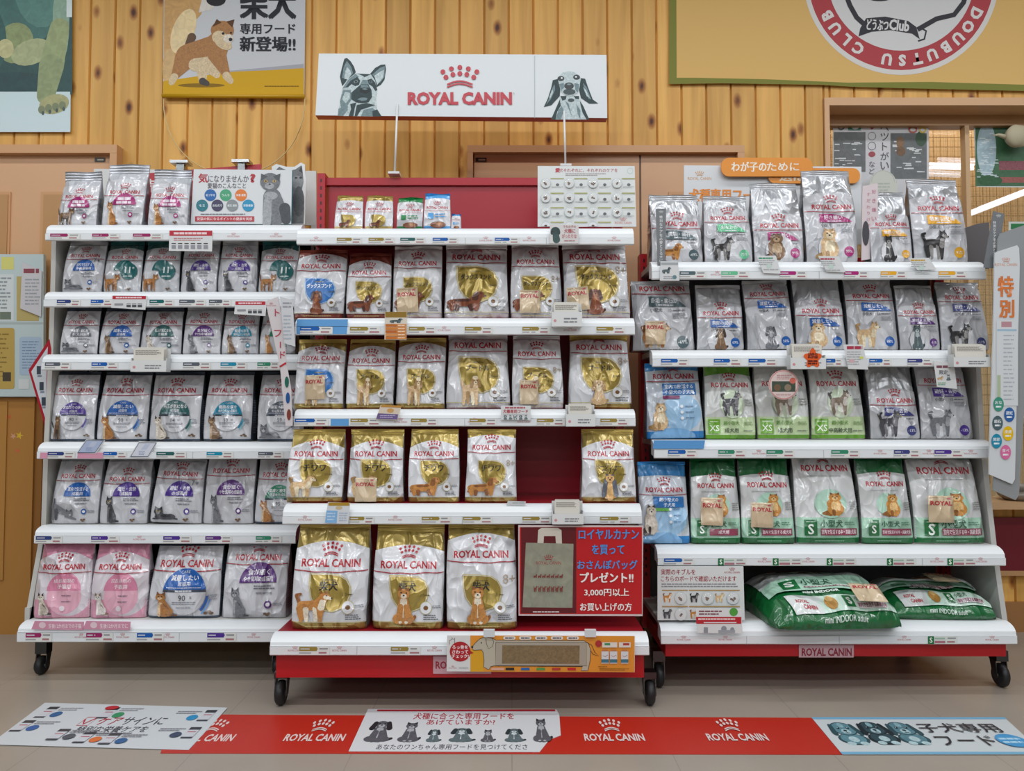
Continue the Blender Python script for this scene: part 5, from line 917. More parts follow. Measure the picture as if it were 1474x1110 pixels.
# --- orange header and grey boards on the right-hand unit
def right_top():
    Y = 3.03; root = empty('breed_food_sign', P(1110, 330, Y), 'white sign with an orange bubble header behind the silver bags', 'sign')
    A = Art(-1); logo(A, 1007, 257, 34, '#d09a5c', .0); A.text('犬種専用フード', 992, 290, 1098, 272, '#df8520', .05)
    board('sign_board', [(984.5, 238), (1240, 240), (1240, 352), (984.5, 352)], Y, '#d4d7da', A, .006, parent=root, at=(1110, 330))
    A = Art(-1); A.text('わが子の', 1053, 247, 1103, 233, '#efe6d6', .04); A.text('ために', 1104, 246, 1150, 234, '#efe6d6', .03)
    board('orange_bubble', rrect(1038, 227, 1170, 254, 12), Y - .02, '#df8a10', A, .006, parent=root, at=(1110, 330))
    A = Art(-1); A.text('選ぼう', 1122, 260.5, 1176, 247, '#efdfc6', .04)
    board('orange_bubble', rrect(1106, 242, 1238, 264, 10), Y - .012, '#df8a10', A, .006, parent=root, at=(1110, 330))
    A = Art(-1); vtext(A, '特別なケアを必要とする犬に', 951.5, 310, 378, 8, '#d9dbdb', .02); crown(A, 951.5, 306, 6, '#d9dbdb')
    board('grey_strip_sign', [(944, 301), (959, 300), (957, 381.5), (946.5, 382)], 2.768, '#6d7175', A, .003, yaw=0, label='narrow grey strip sign before the slate-badged silver bag', cat='strip sign')
    A = Art(-1); animal(A, 'dachs', 953, 394, 966, 384, COAT['mono'], fk='gloss'); A.lines(955, 397, 974, 402, 2, '#8c8f94'); A.ell(971, 399, 3, 3, '#5f7f86'); A.rect(952, 378, 976, 381, '#9aa0a4')
    board('small_dog_card', [(951, 376), (976, 377), (978, 404), (950, 404)], 2.752, '#ced0d2', A, .003, label='small white card hanging below the narrow grey strip sign', cat='card')
    A = Art(-1)
    for i in range(7): A.textc('好き嫌いもに'[i % 6], 1258, 276 + i * 13, 6, '#b9788c', .02); A.textc('すだわりけ'[i % 5], 1250, 280 + i * 9, 5, '#c08a9a', .02)
    A.ell(1246, 336, 5, 18, '#3c3c42', kind='fur'); A.poly([(1254, 360), (1264, 357), (1264, 371), (1253, 373)], '#a82a68')
    board('pink_talker', [(1241.5, 268), (1263.5, 263.5), (1264, 371), (1240, 375)], 2.85, '#cfc3c6', A, .003, label='tall pink-printed talker between the tall silver and small yellow-badged bags', cat='shelf talker')
    A = Art(-1); vtext(A, '特別なケアを必要とする犬に', 1431.5, 318, 382, 8, '#dfe0e0', .02); crown(A, 1437, 312, 7, '#dfe0e0')
    board('grey_strip_sign', [(1430, 304), (1446, 308), (1434, 386.5), (1416, 385)], 2.71, '#6f7377', A, .003, label='grey strip sign tilted at the corner of the red-based unit', cat='strip sign')
    board('grey_side_panel', [(1376, 332), (1408, 322), (1424, 320), (1424, 387), (1376, 387)], 2.93, '#5e5a5c', None, .006, label='dark grey panel behind the tilted grey strip sign', cat='panel')
    root = empty('tall_care_sign', P(1448, 700, 2.70), 'tall grey and white sign at the outer side of the red-based unit', 'sign')
    board('backing', [(1436, 345), (1440, 336), (1480, 322), (1476, 560), (1467, 712), (1462, 720), (1430, 706)], 2.70, '#8e9193', None, .006, parent=root, at=(1448, 700))
    A = Art(-1); logo(A, 1448, 381, 32, '#d59a80', 0); A.text('特', 1437, 427, 1458, 398, '#d0763a', .05); A.text('別', 1439, 457, 1459, 432, '#d0763a', .05)
    A.rect(1434, 461, 1465, 584, '#cfd3d6'); A.rect(1441, 463, 1456, 471, '#b58a92'); A.rect(1435, 474, 1463, 477, '#9cb8cc'); A.lines(1444, 480, 1460, 578, 16, '#aab0b8', .3); A.rect(1435, 540, 1440, 578, '#a9b89a')
    for x, y, c, t in ((1437, 582, '#3f8f7a', 'おな'), (1452.5, 597, '#2c5f9e', '避妊'), (1435.5, 609, '#4a5f66', '歯石'), (1450.5, 624, '#e0b612', '皮膚'), (1434, 635, '#1f86a6', '関節'), (1447, 651, '#d46a9c', '食べ')):
        A.ell(x, y, 7.6, 10.5, c, n=20)
        A.textc(t, x, y - 2.5, 5, '#e6eaec', .02, 10); A.lines(x - 4, y + 2, x + 4, y + 5, 1, '#e6eaec', .8)
    board('white_face', [(1432, 365), (1436, 362), (1464, 353), (1467, 357), (1468, 380), (1461, 690), (1457, 697), (1424, 683), (1424, 660), (1430, 480)], 2.692, '#cdd1d4', A, .006, parent=root, at=(1448, 700))
right_top()

# --- notices and cupboard on the far left, side signs
def left_side():
    Y = 3.36; A = Art(-1)
    A.rect(-70, 464, 62, 467, '#aab4b4'); A.rect(2, 370, 20, 388, '#d3cf7a'); A.rect(24, 398, 56, 462, '#b6a46a'); A.rect(-30, 395, 20, 462, '#cfd6d6'); A.lines(-28, 398, 18, 446, 9, '#8d979a'); A.rect(0, 449, 16, 460, '#6f7a6c')
    A.poly(rrect(-40, 472, 21, 560, 4), '#b99d55'); A.lines(-34, 478, 15, 545, 10, '#8a713a', .3); A.rect(4, 536, 16, 549, '#4d4438'); A.poly(rrect(28, 485, 60, 540, 4), '#a9bccf'); A.lines(32, 490, 57, 532, 10, '#6f86a3', .3); A.rect(27, 546, 42, 560, '#cfd4d4')
    board('notice_board', q4(-70, 366, 62.5, 571), Y, '#bccbcb', A, .02, label='glass-fronted notice board with yellow and blue sheets above the cupboard', cat='notice board')
    root = empty('cupboard', P(-20, 900, 3.385), 'brown wooden cupboard with leaf stickers under the notice board', 'cupboard')
    mb = MB(); Yc = 3.385; a = P(-300, 572, Yc); b = P(50, 572, Yc); mb.box((a.x, Yc, 0), (b.x, WALL_Y - .001, a.z), '#ad7a3c', 'enamel'); mb.box((b.x, Yc + .01, 0), (b.x + .032, WALL_Y - .001, a.z), '#8d5f2c', 'enamel'); mb.build('body', root)
    mb = MB(); c, d = P(-280, 578, Yc), P(5, 835, Yc); mb.box((c.x, Yc - .006, d.z), (d.x, Yc, c.z), '#b17f40', 'enamel'); mb.build('door', root)
    for k, (x, y, cc, s, t) in enumerate(((13, 600, '#c4603a', 4, 'red maple leaf sticker near the cupboard top'), (28, 627, '#d6b13a', 6, 'yellow maple leaf sticker, the largest on the cupboard'), (19, 628, '#cf9a7a', 5, 'pale pink leaf sticker beside the yellow one on the cupboard'), (25, 649, '#cc6a48', 4, 'red leaf sticker below the yellow one on the cupboard'))):
        pts = []
        for i in range(10): r_ = s if i % 2 == 0 else s * .4; pts.append((x + r_ * math.cos(R(36 * i - 90 + k * 17)), y + r_ * math.sin(R(36 * i - 90 + k * 17))))
        board('leaf_sticker', pts, Yc - (.0065 if x < 5 else .0005), cc, None, .0004, label=t, cat='sticker', group='leaf stickers')
    A = Art(-1); A.lines(34, 386, 57, 394, 1, '#8d4a55', .8); A.lines(36, 400, 58, 440, 8, '#9aa0a6', .35)
    board('paper_notice', [(32, 377), (60, 390), (59, 456), (29, 444)], 3.353, '#c8c6c9', A, .003, yaw=0, label='white paper notice tilted before the notice board', cat='notice')
    A = Art(-1); A.poly([(69, 499), (45, 535), (66, 605), (67, 545)], '#c3c8ce')
    for x, y in ((56, 535), (60, 558), (63, 580)): A.rect(x - 3, y - 8, x + 3, y + 4, '#3b4450'); A.rect(x - 2, y + 5, x + 4, y + 8, '#7c8694')
    board('red_side_sign', [(71, 488), (74, 503), (71, 545), (69, 622), (65, 615), (41, 533)], 2.96, '#a31c2c', A, .004, label='red-edged folded sign sticking out beside the cat unit', cat='sign')
    A = Art(-1); logo(A, 390.5, 440, 14, '#b5485a', 0)
    for t, x, y in (('ト', 399, 450), ('フ', 400, 480), ('ド', 407, 511)): A.textc(t, x, y, 10, '#b23a4a', .03)
    A.rect(403, 492, 404.5, 501, '#b23a4a')
    A.line([(403, 528), (412, 522.5)], 2.5, '#b0202f')
    for x, y, c in ((413, 550, '#1f5f50'), (414.5, 573, '#1f4f8c'), (416, 597, '#7a3a2c')): A.ell(x, y, 3, 8, c)
    board('tall_side_sign', [(382, 434), (400, 427), (409, 470), (412, 522), (419, 560), (421, 613), (411, 613), (403, 528)], 2.7, '#cdc6c8', A, .004, label='tall bent white side sign between the cat unit and middle unit', cat='sign')
    A = Art(-1); A.lines(407, 434, 420, 444, 2, '#93939c'); A.lines(408, 452, 420, 490, 7, '#a4acb8', .35)
    board('list_pocket', [(403, 427), (421, 432), (425, 499), (409, 494)], 2.69, '#c6c8cc', A, .003, label='clear list pocket hung on the tall bent side sign', cat='notice')
left_side()

# --- promotion board, rib board, brand plates
A = Art(-1); A.rect(748, 759, 924, 884, '#b8141c'); A.rect(750, 759, 829.5, 883, '#5d1219'); B4 = lambda x, y: (380 + x / 2.541, 590 + y / 2.541)
A.poly([B4(*p) for p in ((1000, 490), (1003, 440), (1015, 432), (1075, 432), (1088, 440), (1090, 490), (1068, 490), (1066, 462), (1024, 462), (1022, 490))], '#c9c1b4'); A.poly([B4(*p) for p in ((958, 486), (1132, 490), (1128, 724), (946, 722))], '#8f8f7d', 'mottle')
logo(A, *B4(1041, 560), 36, '#9c2b33', .0)
for i in range(7): animal(A, 'dachs', 768 + i * 6.2, 832, 773.5 + i * 6.2, 826, ('#7a3a35',) * 4, fk='gloss'); animal(A, 'dog_stand', 768 + i * 6.2, 852, 773.5 + i * 6.2, 843, ('#7a3a35',) * 4, fk='gloss')
A.lines(767, 879, 806, 882, 1, '#d9c9c9')
for t, x0, x1, y0, y1, c, b in (('ロイヤルカナン', 833, 919, 776, 762, '#3f8fd6', .03), ('を買って', 852, 898, 798, 784, '#3f8fd6', .03), ('おさんぽバッグ', 831, 917, 819, 806, '#3f8fd6', .03), ('プレゼント!!', 835, 911, 838, 824, '#ece6e2', .05), ('3,000円以上', 841, 905, 858, 847, '#ece6e2', .03), ('お買い上げの方', 835, 909, 879, 867.5, '#ece6e2', .03)): A.text(t, x0, y0, x1, y1, c, b)
board('promotion_board', [(746, 756.5), (926, 757), (925, 887), (746.5, 886.5)], 2.575, '#cdb9b8', A, .006, label='red promotion board with a picture of a tote bag on the middle unit', cat='board')
A = Art(-1); Z = lambda x, y: (640 + x / 4.913, 890 + y / 4.913); ZZ = lambda pts: [Z(*p) for p in pts]
A.poly(ZZ([(182, 122), (1342, 126), (1342, 382), (182, 378)]), '#d98d2c'); A.poly(ZZ([(183, 220), (275, 235), (275, 378), (183, 378)]), '#d39a1c')
A.ell(*Z(110, 236), 15, 14.5, '#a8141e', n=24); A.poly(ZZ([(170, 220), (205, 246), (165, 260)]), '#a8141e')
for t, y in (('ろっ骨を', 205), ('さわって', 238), ('チェック!', 268)): A.textc(t, *Z(110, y), 5.2, '#ecdede', .04)
A.line(ZZ([(35, 185), (32, 160), (50, 150), (52, 135), (60, 150), (72, 140), (70, 180)]), .6, INK); logo(A, *Z(58, 352), 11, '#b5606a', 0); A.lines(*Z(102, 346), *Z(170, 356), 1, '#8f8f95')
dog = ZZ([(192, 205), (222, 170), (250, 145), (290, 130), (335, 140), (365, 155), (985, 158), (1015, 175), (1032, 222), (1028, 300), (1012, 370), (965, 370), (975, 340), (345, 336), (325, 342), (312, 364), (275, 342), (280, 300), (272, 240), (262, 222), (205, 226)])
A.poly(dog, '#b3aa98'); A.line(dog + dog[:1], .7, '#2c2a28'); A.line(ZZ([(1000, 168), (1040, 190), (1062, 240), (1090, 266), (1050, 255), (1030, 225)]), .7, '#2c2a28'); A.line(ZZ([(292, 142), (296, 180), (310, 215), (338, 200), (348, 165), (335, 142)]), .7, '#2c2a28'); A.ell(*Z(260, 173), .9, 1.2, INK); A.ell(*Z(196, 203), 1.6, 1.6, INK)
A.poly(ZZ([(362, 168), (1005, 170), (1005, 336), (360, 334)]), '#a3998a'); A.line(ZZ([(362, 168), (1005, 170), (1005, 336), (360, 334), (362, 168)]), .6, '#3c3a36'); A.poly(ZZ([(408, 190), (955, 192), (953, 322), (405, 320)]), '#7d6748', 'fur')
for i in range(5): A.poly(rrect(*Z(415 + i * 112, 127), *Z(502 + i * 112, 150), 2.2), '#ddd6cc'); A.lines(*Z(428 + i * 112, 133), *Z(490 + i * 112, 145), 1, '#5f5a66', .9)
for i, c in enumerate(('#1c1c20', '#1f5fa5', '#4f8f4a', '#b0352c', '#c01c24')): A.rect(*Z(432 + i * 109, 349), *Z(492 + i * 109, 366), c)
A.rect(*Z(330, 348), *Z(420, 366), '#d5a08c'); A.ell(*Z(1088, 178), 4.6, 4.8, '#a8282c'); A.rect(*Z(1114, 168), *Z(1220, 205), '#d9d2c8'); A.rect(*Z(1232, 168), *Z(1315, 205), '#d9d2c8'); A.rect(*Z(1130, 174), *Z(1170, 190), '#3f8a5a'); A.rect(*Z(1260, 174), *Z(1305, 190), '#a8342c')
for x in (1108, 1168, 1246):
    A.rect(*Z(x, 232), *Z(x + 52, 318), '#cfd0d2'); A.rect(*Z(x, 288), *Z(x + 52, 312), '#3a6f80'); A.rect(*Z(x + 6, 220), *Z(x + 46, 228), '#c07a50'); A.line(ZZ([(x + 10, 262), (x + 26, 270), (x + 44, 258)]), .7, '#8a4048')
A.lines(*Z(1085, 334), *Z(1150, 346), 1, '#8a5a1c'); A.lines(*Z(1095, 350), *Z(1310, 368), 2, '#8a5a1c')
root = empty('rib_check_board', P(778, 967, 2.465), 'long orange rib-check board with a dachshund on the bottom rail', 'board')
board('printed_board', [(643.5, 915), (914, 916), (913.5, 968), (643, 966.5)], 2.465, '#d4d2d0', A, .005, parent=root, at=(778, 967))
for x in (704, 850):
    mb = MB(); a, b = P(x - 8, 907, 2.458), P(x + 8, 917, 2.458); mb.box((a.x, 2.456, b.z), (b.x, 2.472, a.z), '#ccd0d2', 'plastic'); o = mb.build('clip', None, (0, 0, 0)); o.parent = root; o.location = -Vector(root.location)
A = Art(-1); A.text('ROYAL CANIN', 627, 963, 703, 952, '#9c2236', .03)
board('brand_plate', q4(623.5, 945, 707, 970), 2.506, '#c79aa2', A, .002, label='pink brand plate half hidden behind the orange rib-check board', cat='sign plate', group='brand plates')
A = Art(-1); A.text('ROYAL CANIN', 1154, 944.5, 1226, 933, '#8c1f34', .03)
board('brand_plate', q4(1150, 928.5, 1229, 946.5), 2.666, '#c9a3aa', A, .002, label='pink brand plate on the red base under the lying green bags', cat='sign plate', group='brand plates')
# --- cards hung on the rails
def card(name, outline, Y, label, deco, col='#d3d5d6', lean=0, cat='shelf card', group=None):
    A = Art(-1); deco(A); board(name, outline, Y, col, A, .0025, lean=lean, label=label, cat=cat, group=group)
def redprice(x0, y0, x1, y1, big):
    def d(A):
        w, h = x1 - x0, y1 - y0; A.rect(x0, y0, x1, y0 + h * .26, '#b52034'); A.lines(x0 + w * .1, y0 + h * .07, x1 - w * .1, y0 + h * .2, 1, '#e9cfd2', .8)
        if big: A.lines(x0 + w * .1, y0 + h * .34, x1 - w * .2, y0 + h * .52, 2, '#c06a72'); 
        k = 6 if big else 3
        for i in range(k): a = x0 + w * (.05 + .9 * i / k) if big else x0 + w * (.42 + .5 * i / k); A.rect(a, y0 + h * .62, a + w * (.1 if big else .13), y0 + h * .66, INK); A.rect(a, y0 + h * .72, a + w * (.1 if big else .13), y0 + h * .9, '#8c8f96' if big else '#4b4d52')
        if not big: A.lines(x0 + w * .06, y0 + h * .5, x0 + w * .36, y0 + h * .85, 1, '#8f9096')
    return d
card('red_price_card', [(244, 331.5), (306, 332.5), (305, 362), (243, 361)], 2.885, 'red-headed white price card, large, hanging from the cat unit top rail', redprice(244, 332, 305.5, 361, True))
card('red_price_card', [(162, 425), (212, 426), (209, 446), (160, 443)], 2.884, 'red-headed price card below the two neighbouring teal pouches on the cat unit', redprice(162, 426, 210, 444, False))
card('red_price_card', [(339, 433), (384, 435), (382, 455), (337, 452)], 2.884, 'red-headed price card beside the tall bent side sign', redprice(339, 434, 382, 453, False))
def bluecard(x0, y0, sk, h, w, t):
    def d(A):
        def q(a, b): return (x0 + sk * (1 - b) + a * w, y0 + b * h)
        A.poly([q(.03, .05), q(.97, .05), q(.97, .95), q(.03, .95)], '#39445c'); A.poly([q(.06, .09), q(.94, .09), q(.94, .91), q(.06, .91)], t); A.poly([q(.4, .15), q(.7, .15), q(.66, .5), q(.36, .5)], '#b9c2d6'); A.lines(x0 + sk * .5 + w * .25, y0 + h * .55, x0 + w * .85, y0 + h * .85, 3, '#8a96b8')
    return d
card('tilted_information_card', [(124, 632.5), (151, 634), (138, 653), (110.5, 652)], 2.868, 'tilted blue information card on the cat unit fourth rail', bluecard(110, 633, 14, 20, 27, '#a9b6d2'))
card('tilted_information_card', [(200, 635), (226, 637), (213, 659.5), (186, 658)], 2.868, 'tilted white information card under the dark teal 14 bag', bluecard(186, 636, 14, 23, 27, '#cfd3de'))
def orangecard(A):
    A.rect(554.5, 449, 585.5, 457, '#8a6a1c'); animal(A, 'dachs', 561, 465, 580, 458, COAT['mono'], fk='gloss')
    for i in range(5): A.rect(555, 466.5 + i * 4.5, 585, 470.4 + i * 4.5, ('#b8641f', '#c87a34', '#b9601c', '#cf8a4c', '#c06c28')[i]); A.rect(571, 466.5 + i * 4.5, 585, 470.4 + i * 4.5, '#cf8238'); A.lines(573, 467.2 + i * 4.5, 583, 469.6 + i * 4.5, 1, '#efdcc6')
card('orange_breed_card', [(554, 449), (586, 449.5), (585, 489.5), (553.5, 489)], 2.715, 'orange chart card with a dachshund on the second rail', orangecard, '#d3cdc0')
def purplecard(A): A.poly([(549, 583), (578, 584), (577, 587), (548, 586)], '#b8863c'); A.ell(562, 591, 5, 3, '#c89a5c'); A.poly([(544, 595), (573, 596.5), (572, 604), (541.5, 603)], '#6a5a8a'); A.lines(547, 597, 570, 602, 2, '#b9aed0')
card('purple_breed_card', [(548, 583), (578, 584), (572, 605), (541, 603.5)], 2.713, 'tilted orange and purple card on the poodle shelf rail', purplecard, '#d3c6b4')
def dogscard(A):
    A.lines(727, 585.5, 757, 588.5, 1, '#b0606a', .8); A.text('犬種専用フード', 724, 595, 760, 589.5, '#b0303f', .03); A.line([(724, 597), (760, 597)], .5, '#8f9096')
    for i, k in enumerate(('dog_floppy', 'dog_sit', 'dog_stand', 'dog_floppy', 'dog_sit')): animal(A, k, 724 + i * 7.4, 604, 730.5 + i * 7.4, 597.5, COAT['mono'], fk='gloss')
card('dog_breed_card', q4(721, 584, 764, 604.5), 2.713, 'white card with a row of dogs under the poodle shelf', dogscard)
def bluegold(A): A.rect(473, 723.5, 503, 728, '#a8862f'); A.poly([(470, 735), (486, 735.5), (484.5, 753), (468, 752.5)], '#7fb0dc'); A.ell(488, 731, 5, 2.4, '#c8b48a'); A.lines(488, 737, 501, 751, 4, '#a9b8cc'); A.lines(471, 737, 483, 750, 3, '#b9d2ea')
card('blue_breed_card', [(472, 723), (504, 724), (501, 754), (467.5, 753)], 2.59, 'tilted gold and blue card on the chihuahua shelf rail', bluegold, '#d2d6da')
def sil(A): A.lines(738, 722, 756, 726, 1, '#aab0b2')
card('clear_card_sleeve', [(731, 721), (757, 722), (756, 728), (729, 727)], 2.625, 'empty clear sleeve lying on the chihuahua shelf edge', sil, '#c3c7c8')
def talk(x, y, c, sd):
    def d(A): A.lines(x + 3, y + 2.5, x + 24, y + 5, 1, c, .9); A.lines(x + 3, y + 6, x + 27, y + 14, 3, '#9aa0a2', .4, sd); A.ell(x + 18, y + 15, 4, 3, '#bcd0c8'); A.lines(x + 10, y + 18, x + 32, y + 22, 1, '#a9adaf')
    return d
card('white_talker', [(1089, 368), (1117, 368), (1124, 394), (1099, 393)], 2.752, 'white tilted card with green heading on the top rail', talk(1089, 368, '#3f8f6f', 1))
card('white_talker', [(1178, 368.5), (1208, 369), (1217, 392), (1190, 391)], 2.752, 'white tilted card with red heading below the tallest silver bag', talk(1178, 369, '#a8344c', 2))
card('white_talker', [(1308, 372), (1337, 371), (1348, 388), (1321, 389)], 2.752, 'white tilted card with yellow edge below the small yellow-badged bag', talk(1308, 371, '#c9a13a', 3))
def hang1(A): A.lines(1219, 498, 1242, 503, 1, '#a8344c', .9); A.lines(1219, 505, 1240, 526, 6, '#a3a7aa', .35, 3); A.ell(1240, 515, 3, 2, '#cdd06a'); A.rect(1222, 517, 1230, 522, '#c9a9b0')
card('white_talker', [(1214, 496), (1242, 496), (1250, 532), (1221, 531)], 2.75, 'white hanging card below the cream dog bag', hang1)
def hang2(A): A.lines(1348, 526, 1369, 530, 1, '#7a4a55', .9); A.textc('限定', 1358, 536, 6, '#3c3c44', .02); animal(A, 'dachs', 1349, 547, 1358, 541, COAT['cream'], fk='gloss'); animal(A, 'dog_sit', 1361, 548, 1369, 539, COAT['mono'], fk='gloss'); A.lines(1350, 550, 1362, 555, 2, '#6fa07c')
card('white_talker', [(1344, 520), (1373, 522), (1378, 560), (1349, 557)], 2.748, 'white hanging card before the purple-badged bag', hang2)
def rnd(A):
    A.ell(1128, 554, 21, 21, '#c98a86', n=32); A.ell(1128, 554, 19.5, 19.5, '#d8c6c2', n=32); A.lines(1118, 539, 1140, 547, 3, '#b07a7c', .4); A.rect(1111, 549, 1145, 564, '#3c4a3c', 1, 1, 'fur'); A.ell(1119, 558, 5, 5, '#6f5a44'); A.ell(1134, 558, 5, 5, '#8a7a66'); A.ell(1141, 548, 4.5, 4.5, '#cf6a5c'); A.lines(1117, 567, 1139, 570, 1, '#b58a8a')
card('round_tag', [(1128 + 21.5 * math.cos(R(a)), 554 + 21.5 * math.sin(R(a))) for a in range(0, 360, 12)], 2.742, 'round pink tag with dog photos hanging before the XS bag', rnd, '#d8c6c2', cat='tag')
# coloured inserts lying in the rails
board('blue_rail_insert', [(427, 459.5), (501, 459.5), (499, 481), (427, 481)], 2.7212, '#5f9bd2', None, .001, label='light blue insert in the rail under the blue-badged dachshund bag', cat='rail insert')
board('blue_rail_insert', q4(476, 603, 502, 613), 2.7212, '#5f9bd2', None, .001, label='small blue insert in the rail under the blue-badged poodle bag', cat='rail insert')
board('blue_rail_insert', [(941, 634), (1015, 634), (1013, 646), (940, 646)], 2.7442, '#5a97cf', None, .001, label='light blue insert in the rail under the blue puppy bag', cat='rail insert')
for q_, lb in (([(58, 651.5), (70, 651.5), (70, 660), (57, 660)], 'under the purple-badged 90 bag'), ([(112, 651.5), (149, 651.5), (149, 660), (111, 660)], 'under the two 90 bags')): board('pink_rail_insert', q_, 2.8692, '#d195ac', None, .001, label=f'pink insert in the rail {lb}', cat='rail insert')
for x0, x1, lb in ((50, 121, 'first'), (124, 188, 'second')):
    A = Art(-1); A.ell(x0 + 11, 900, 5, 4.5, '#e0c6d0'); A.text('生後12か月までの子猫' if x0 < 100 else '生後12か月までに', x0 + 20, 904.5, x1 - 4, 898, '#ecd8e0', .03)
    board('pink_rail_insert', [(x0, 894), (x1, 895), (x1 - 1, 907), (x0 - 5, 906)], 2.774, '#cf8ea6', A, .001, label=f'pink printed insert, {lb} from left on the bottom rail of the cat unit', cat='rail insert')

# --- price tags slipped into the rails
TAGS = {
 (CU, 0): [(67, 110, 'wine'), (128, 168, 'wine'), (187, 230, 'wine')], (CU, 1): [(79, 113, 'navy'), (128, 159, 'blue'), (213, 248, 'teal'), (256, 294, 'grey'), (299, 331, 'grey')],
 (CU, 2): [(64, 101, 'grey'), (131, 169, 'blue'), (263, 303, 'grey'), (317, 355, 'cyan'), (370, 402, 'green')], (CU, 3): [(71, 110, 'navy'), (151, 184, 'blue'), (227, 270, 'dteal'), (299, 337, 'cyan'), (373, 409, 'grey')],
 (CU, 4): [(57, 95, 'navy'), (136, 176, 'purple'), (239, 279, 'purple'), (299, 337, 'violet'), (371, 408, 'green')], (CU, 5): [(46, 83, 'wine'), (132, 170, 'wine'), (204, 242, 'blue'), (304, 345, 'purple')],
 (DU, 0): [(483, 519, 'gold'), (529, 566, 'gold'), (575, 611, 'dteal'), (622, 659, 'blue'), (712, 748, 'blue')], (DU, 1): [(431, 478, 'blue'), (503, 547, 'gold'), (588, 627, 'gold'), (669, 709, 'gold'), (752, 792, 'gold'), (859, 900, 'gold')],
 (DU, 2): [(425, 473, 'blue'), (505, 547, 'gold'), (592, 630, 'gold'), (676, 715, 'gold'), (773, 813, 'gold'), (864, 904, 'gold')], (DU, 3): [(505, 540, 'gold'), (608, 650, 'gold'), (667, 709, 'gold'), (752, 793, 'gold'), (863, 907, 'gold')], (DU, 4): [(435, 478, 'gold'), (565, 607, 'gold')],
 (SU, 0): [(980, 1018, 'slate'), (1040, 1080, 'mint'), (1125, 1164, 'magenta'), (1218, 1253, 'magenta'), (1271, 1309, 'yellow'), (1355, 1395, 'yellow')], (SU, 1): [(952, 992, 'blue'), (1028, 1067, 'blue'), (1078, 1119, 'blue'), (1190, 1212, 'blue'), (1252, 1284, 'blue'), (1307, 1343, 'indigo')],
 (SU, 2): [(961, 1003, 'blue'), (1033, 1072, 'green'), (1102, 1142, 'green'), (1195, 1236, 'green'), (1285, 1323, 'indigo'), (1343, 1384, 'purple')], (SU, 3): [(954, 997, 'blue'), (1031, 1071, 'S'), (1109, 1151, 'S'), (1186, 1228, 'S'), (1272, 1314, 'S'), (1358, 1399, 'S')], (SU, 4): [(1328, 1370, 'S')]}
for (u, i), lst in TAGS.items():
    s = UNITS[u][1][i]; un, nm = UN[u]
    for k, (x0, x1, c) in enumerate(lst):
        Y = s['Y'] - .0024; m = Y / FPX; h = (s['zm'] - s['zb']); X0, X1 = xx(x0, Y), xx(x1, Y); zt = s['zm'] - h * .06; zb = s['zb'] + h * .1; w = X1 - X0; hh = zt - zb
        mb = MB(); slab(mb, [Vector((X0, Y, zt)), Vector((X1, Y, zt)), Vector((X1, Y, zb)), Vector((X0, Y, zb))], nrm(), .0008, '#dadbd8' if c != 'S' else '#d3d8d4', None, 'paper')
        A = Art(); col = {'gold': '#94803a', 'S': '#0d6a35'}.get(c) or PAL[c]
        if c == 'S': A.rect(0, .0, .2, 1, col); A.text('S', .05, .15, .15, .85, '#e6eee8', .02); A.rect(.22, .1, .58, .4, '#a8707c'); A.lines(.22, .5, .58, .95, 1, '#9ab5a5')
        else: A.put([(0, .48), (.57, .48), (.61, .75), (.57, 1), (0, 1)], [(0, 1, 2), (0, 2, 3), (0, 3, 4)], col); A.lines(.04, .62, .36, .86, 1, '#c9c9d0', .55, k + 3); A.lines(.0, .1, .5, .4, 1, '#a3a4a8', .5, k)
        A.lines(.66, .6, .95, .92, 1, '#8c8d92', .5, k + 1); A.lines(.64, .1, .98, .45, 1, '#a8747a', .55, k + 2)
        A.emit(mb, lambda a, b, off, X0=X0, w=w, zb=zb, hh=hh, Y=Y: Vector((X0 + a * w, Y - off, zb + b * hh)), 'paper', 1e9, .00005, .0003)
        cn = {'gold': 'gold', 'S': 'green S', 'wine': 'magenta', 'dteal': 'teal', 'slate': 'slate', 'mint': 'mint'}.get(c, c)
        mb.build('price_tag', label=f'price tag with {cn} header, {ORD[k + 1]} from left on {nm[i]} rail of the {un}', cat='price tag', group=f'price tags on the {nm[i]} rail of the {un}')

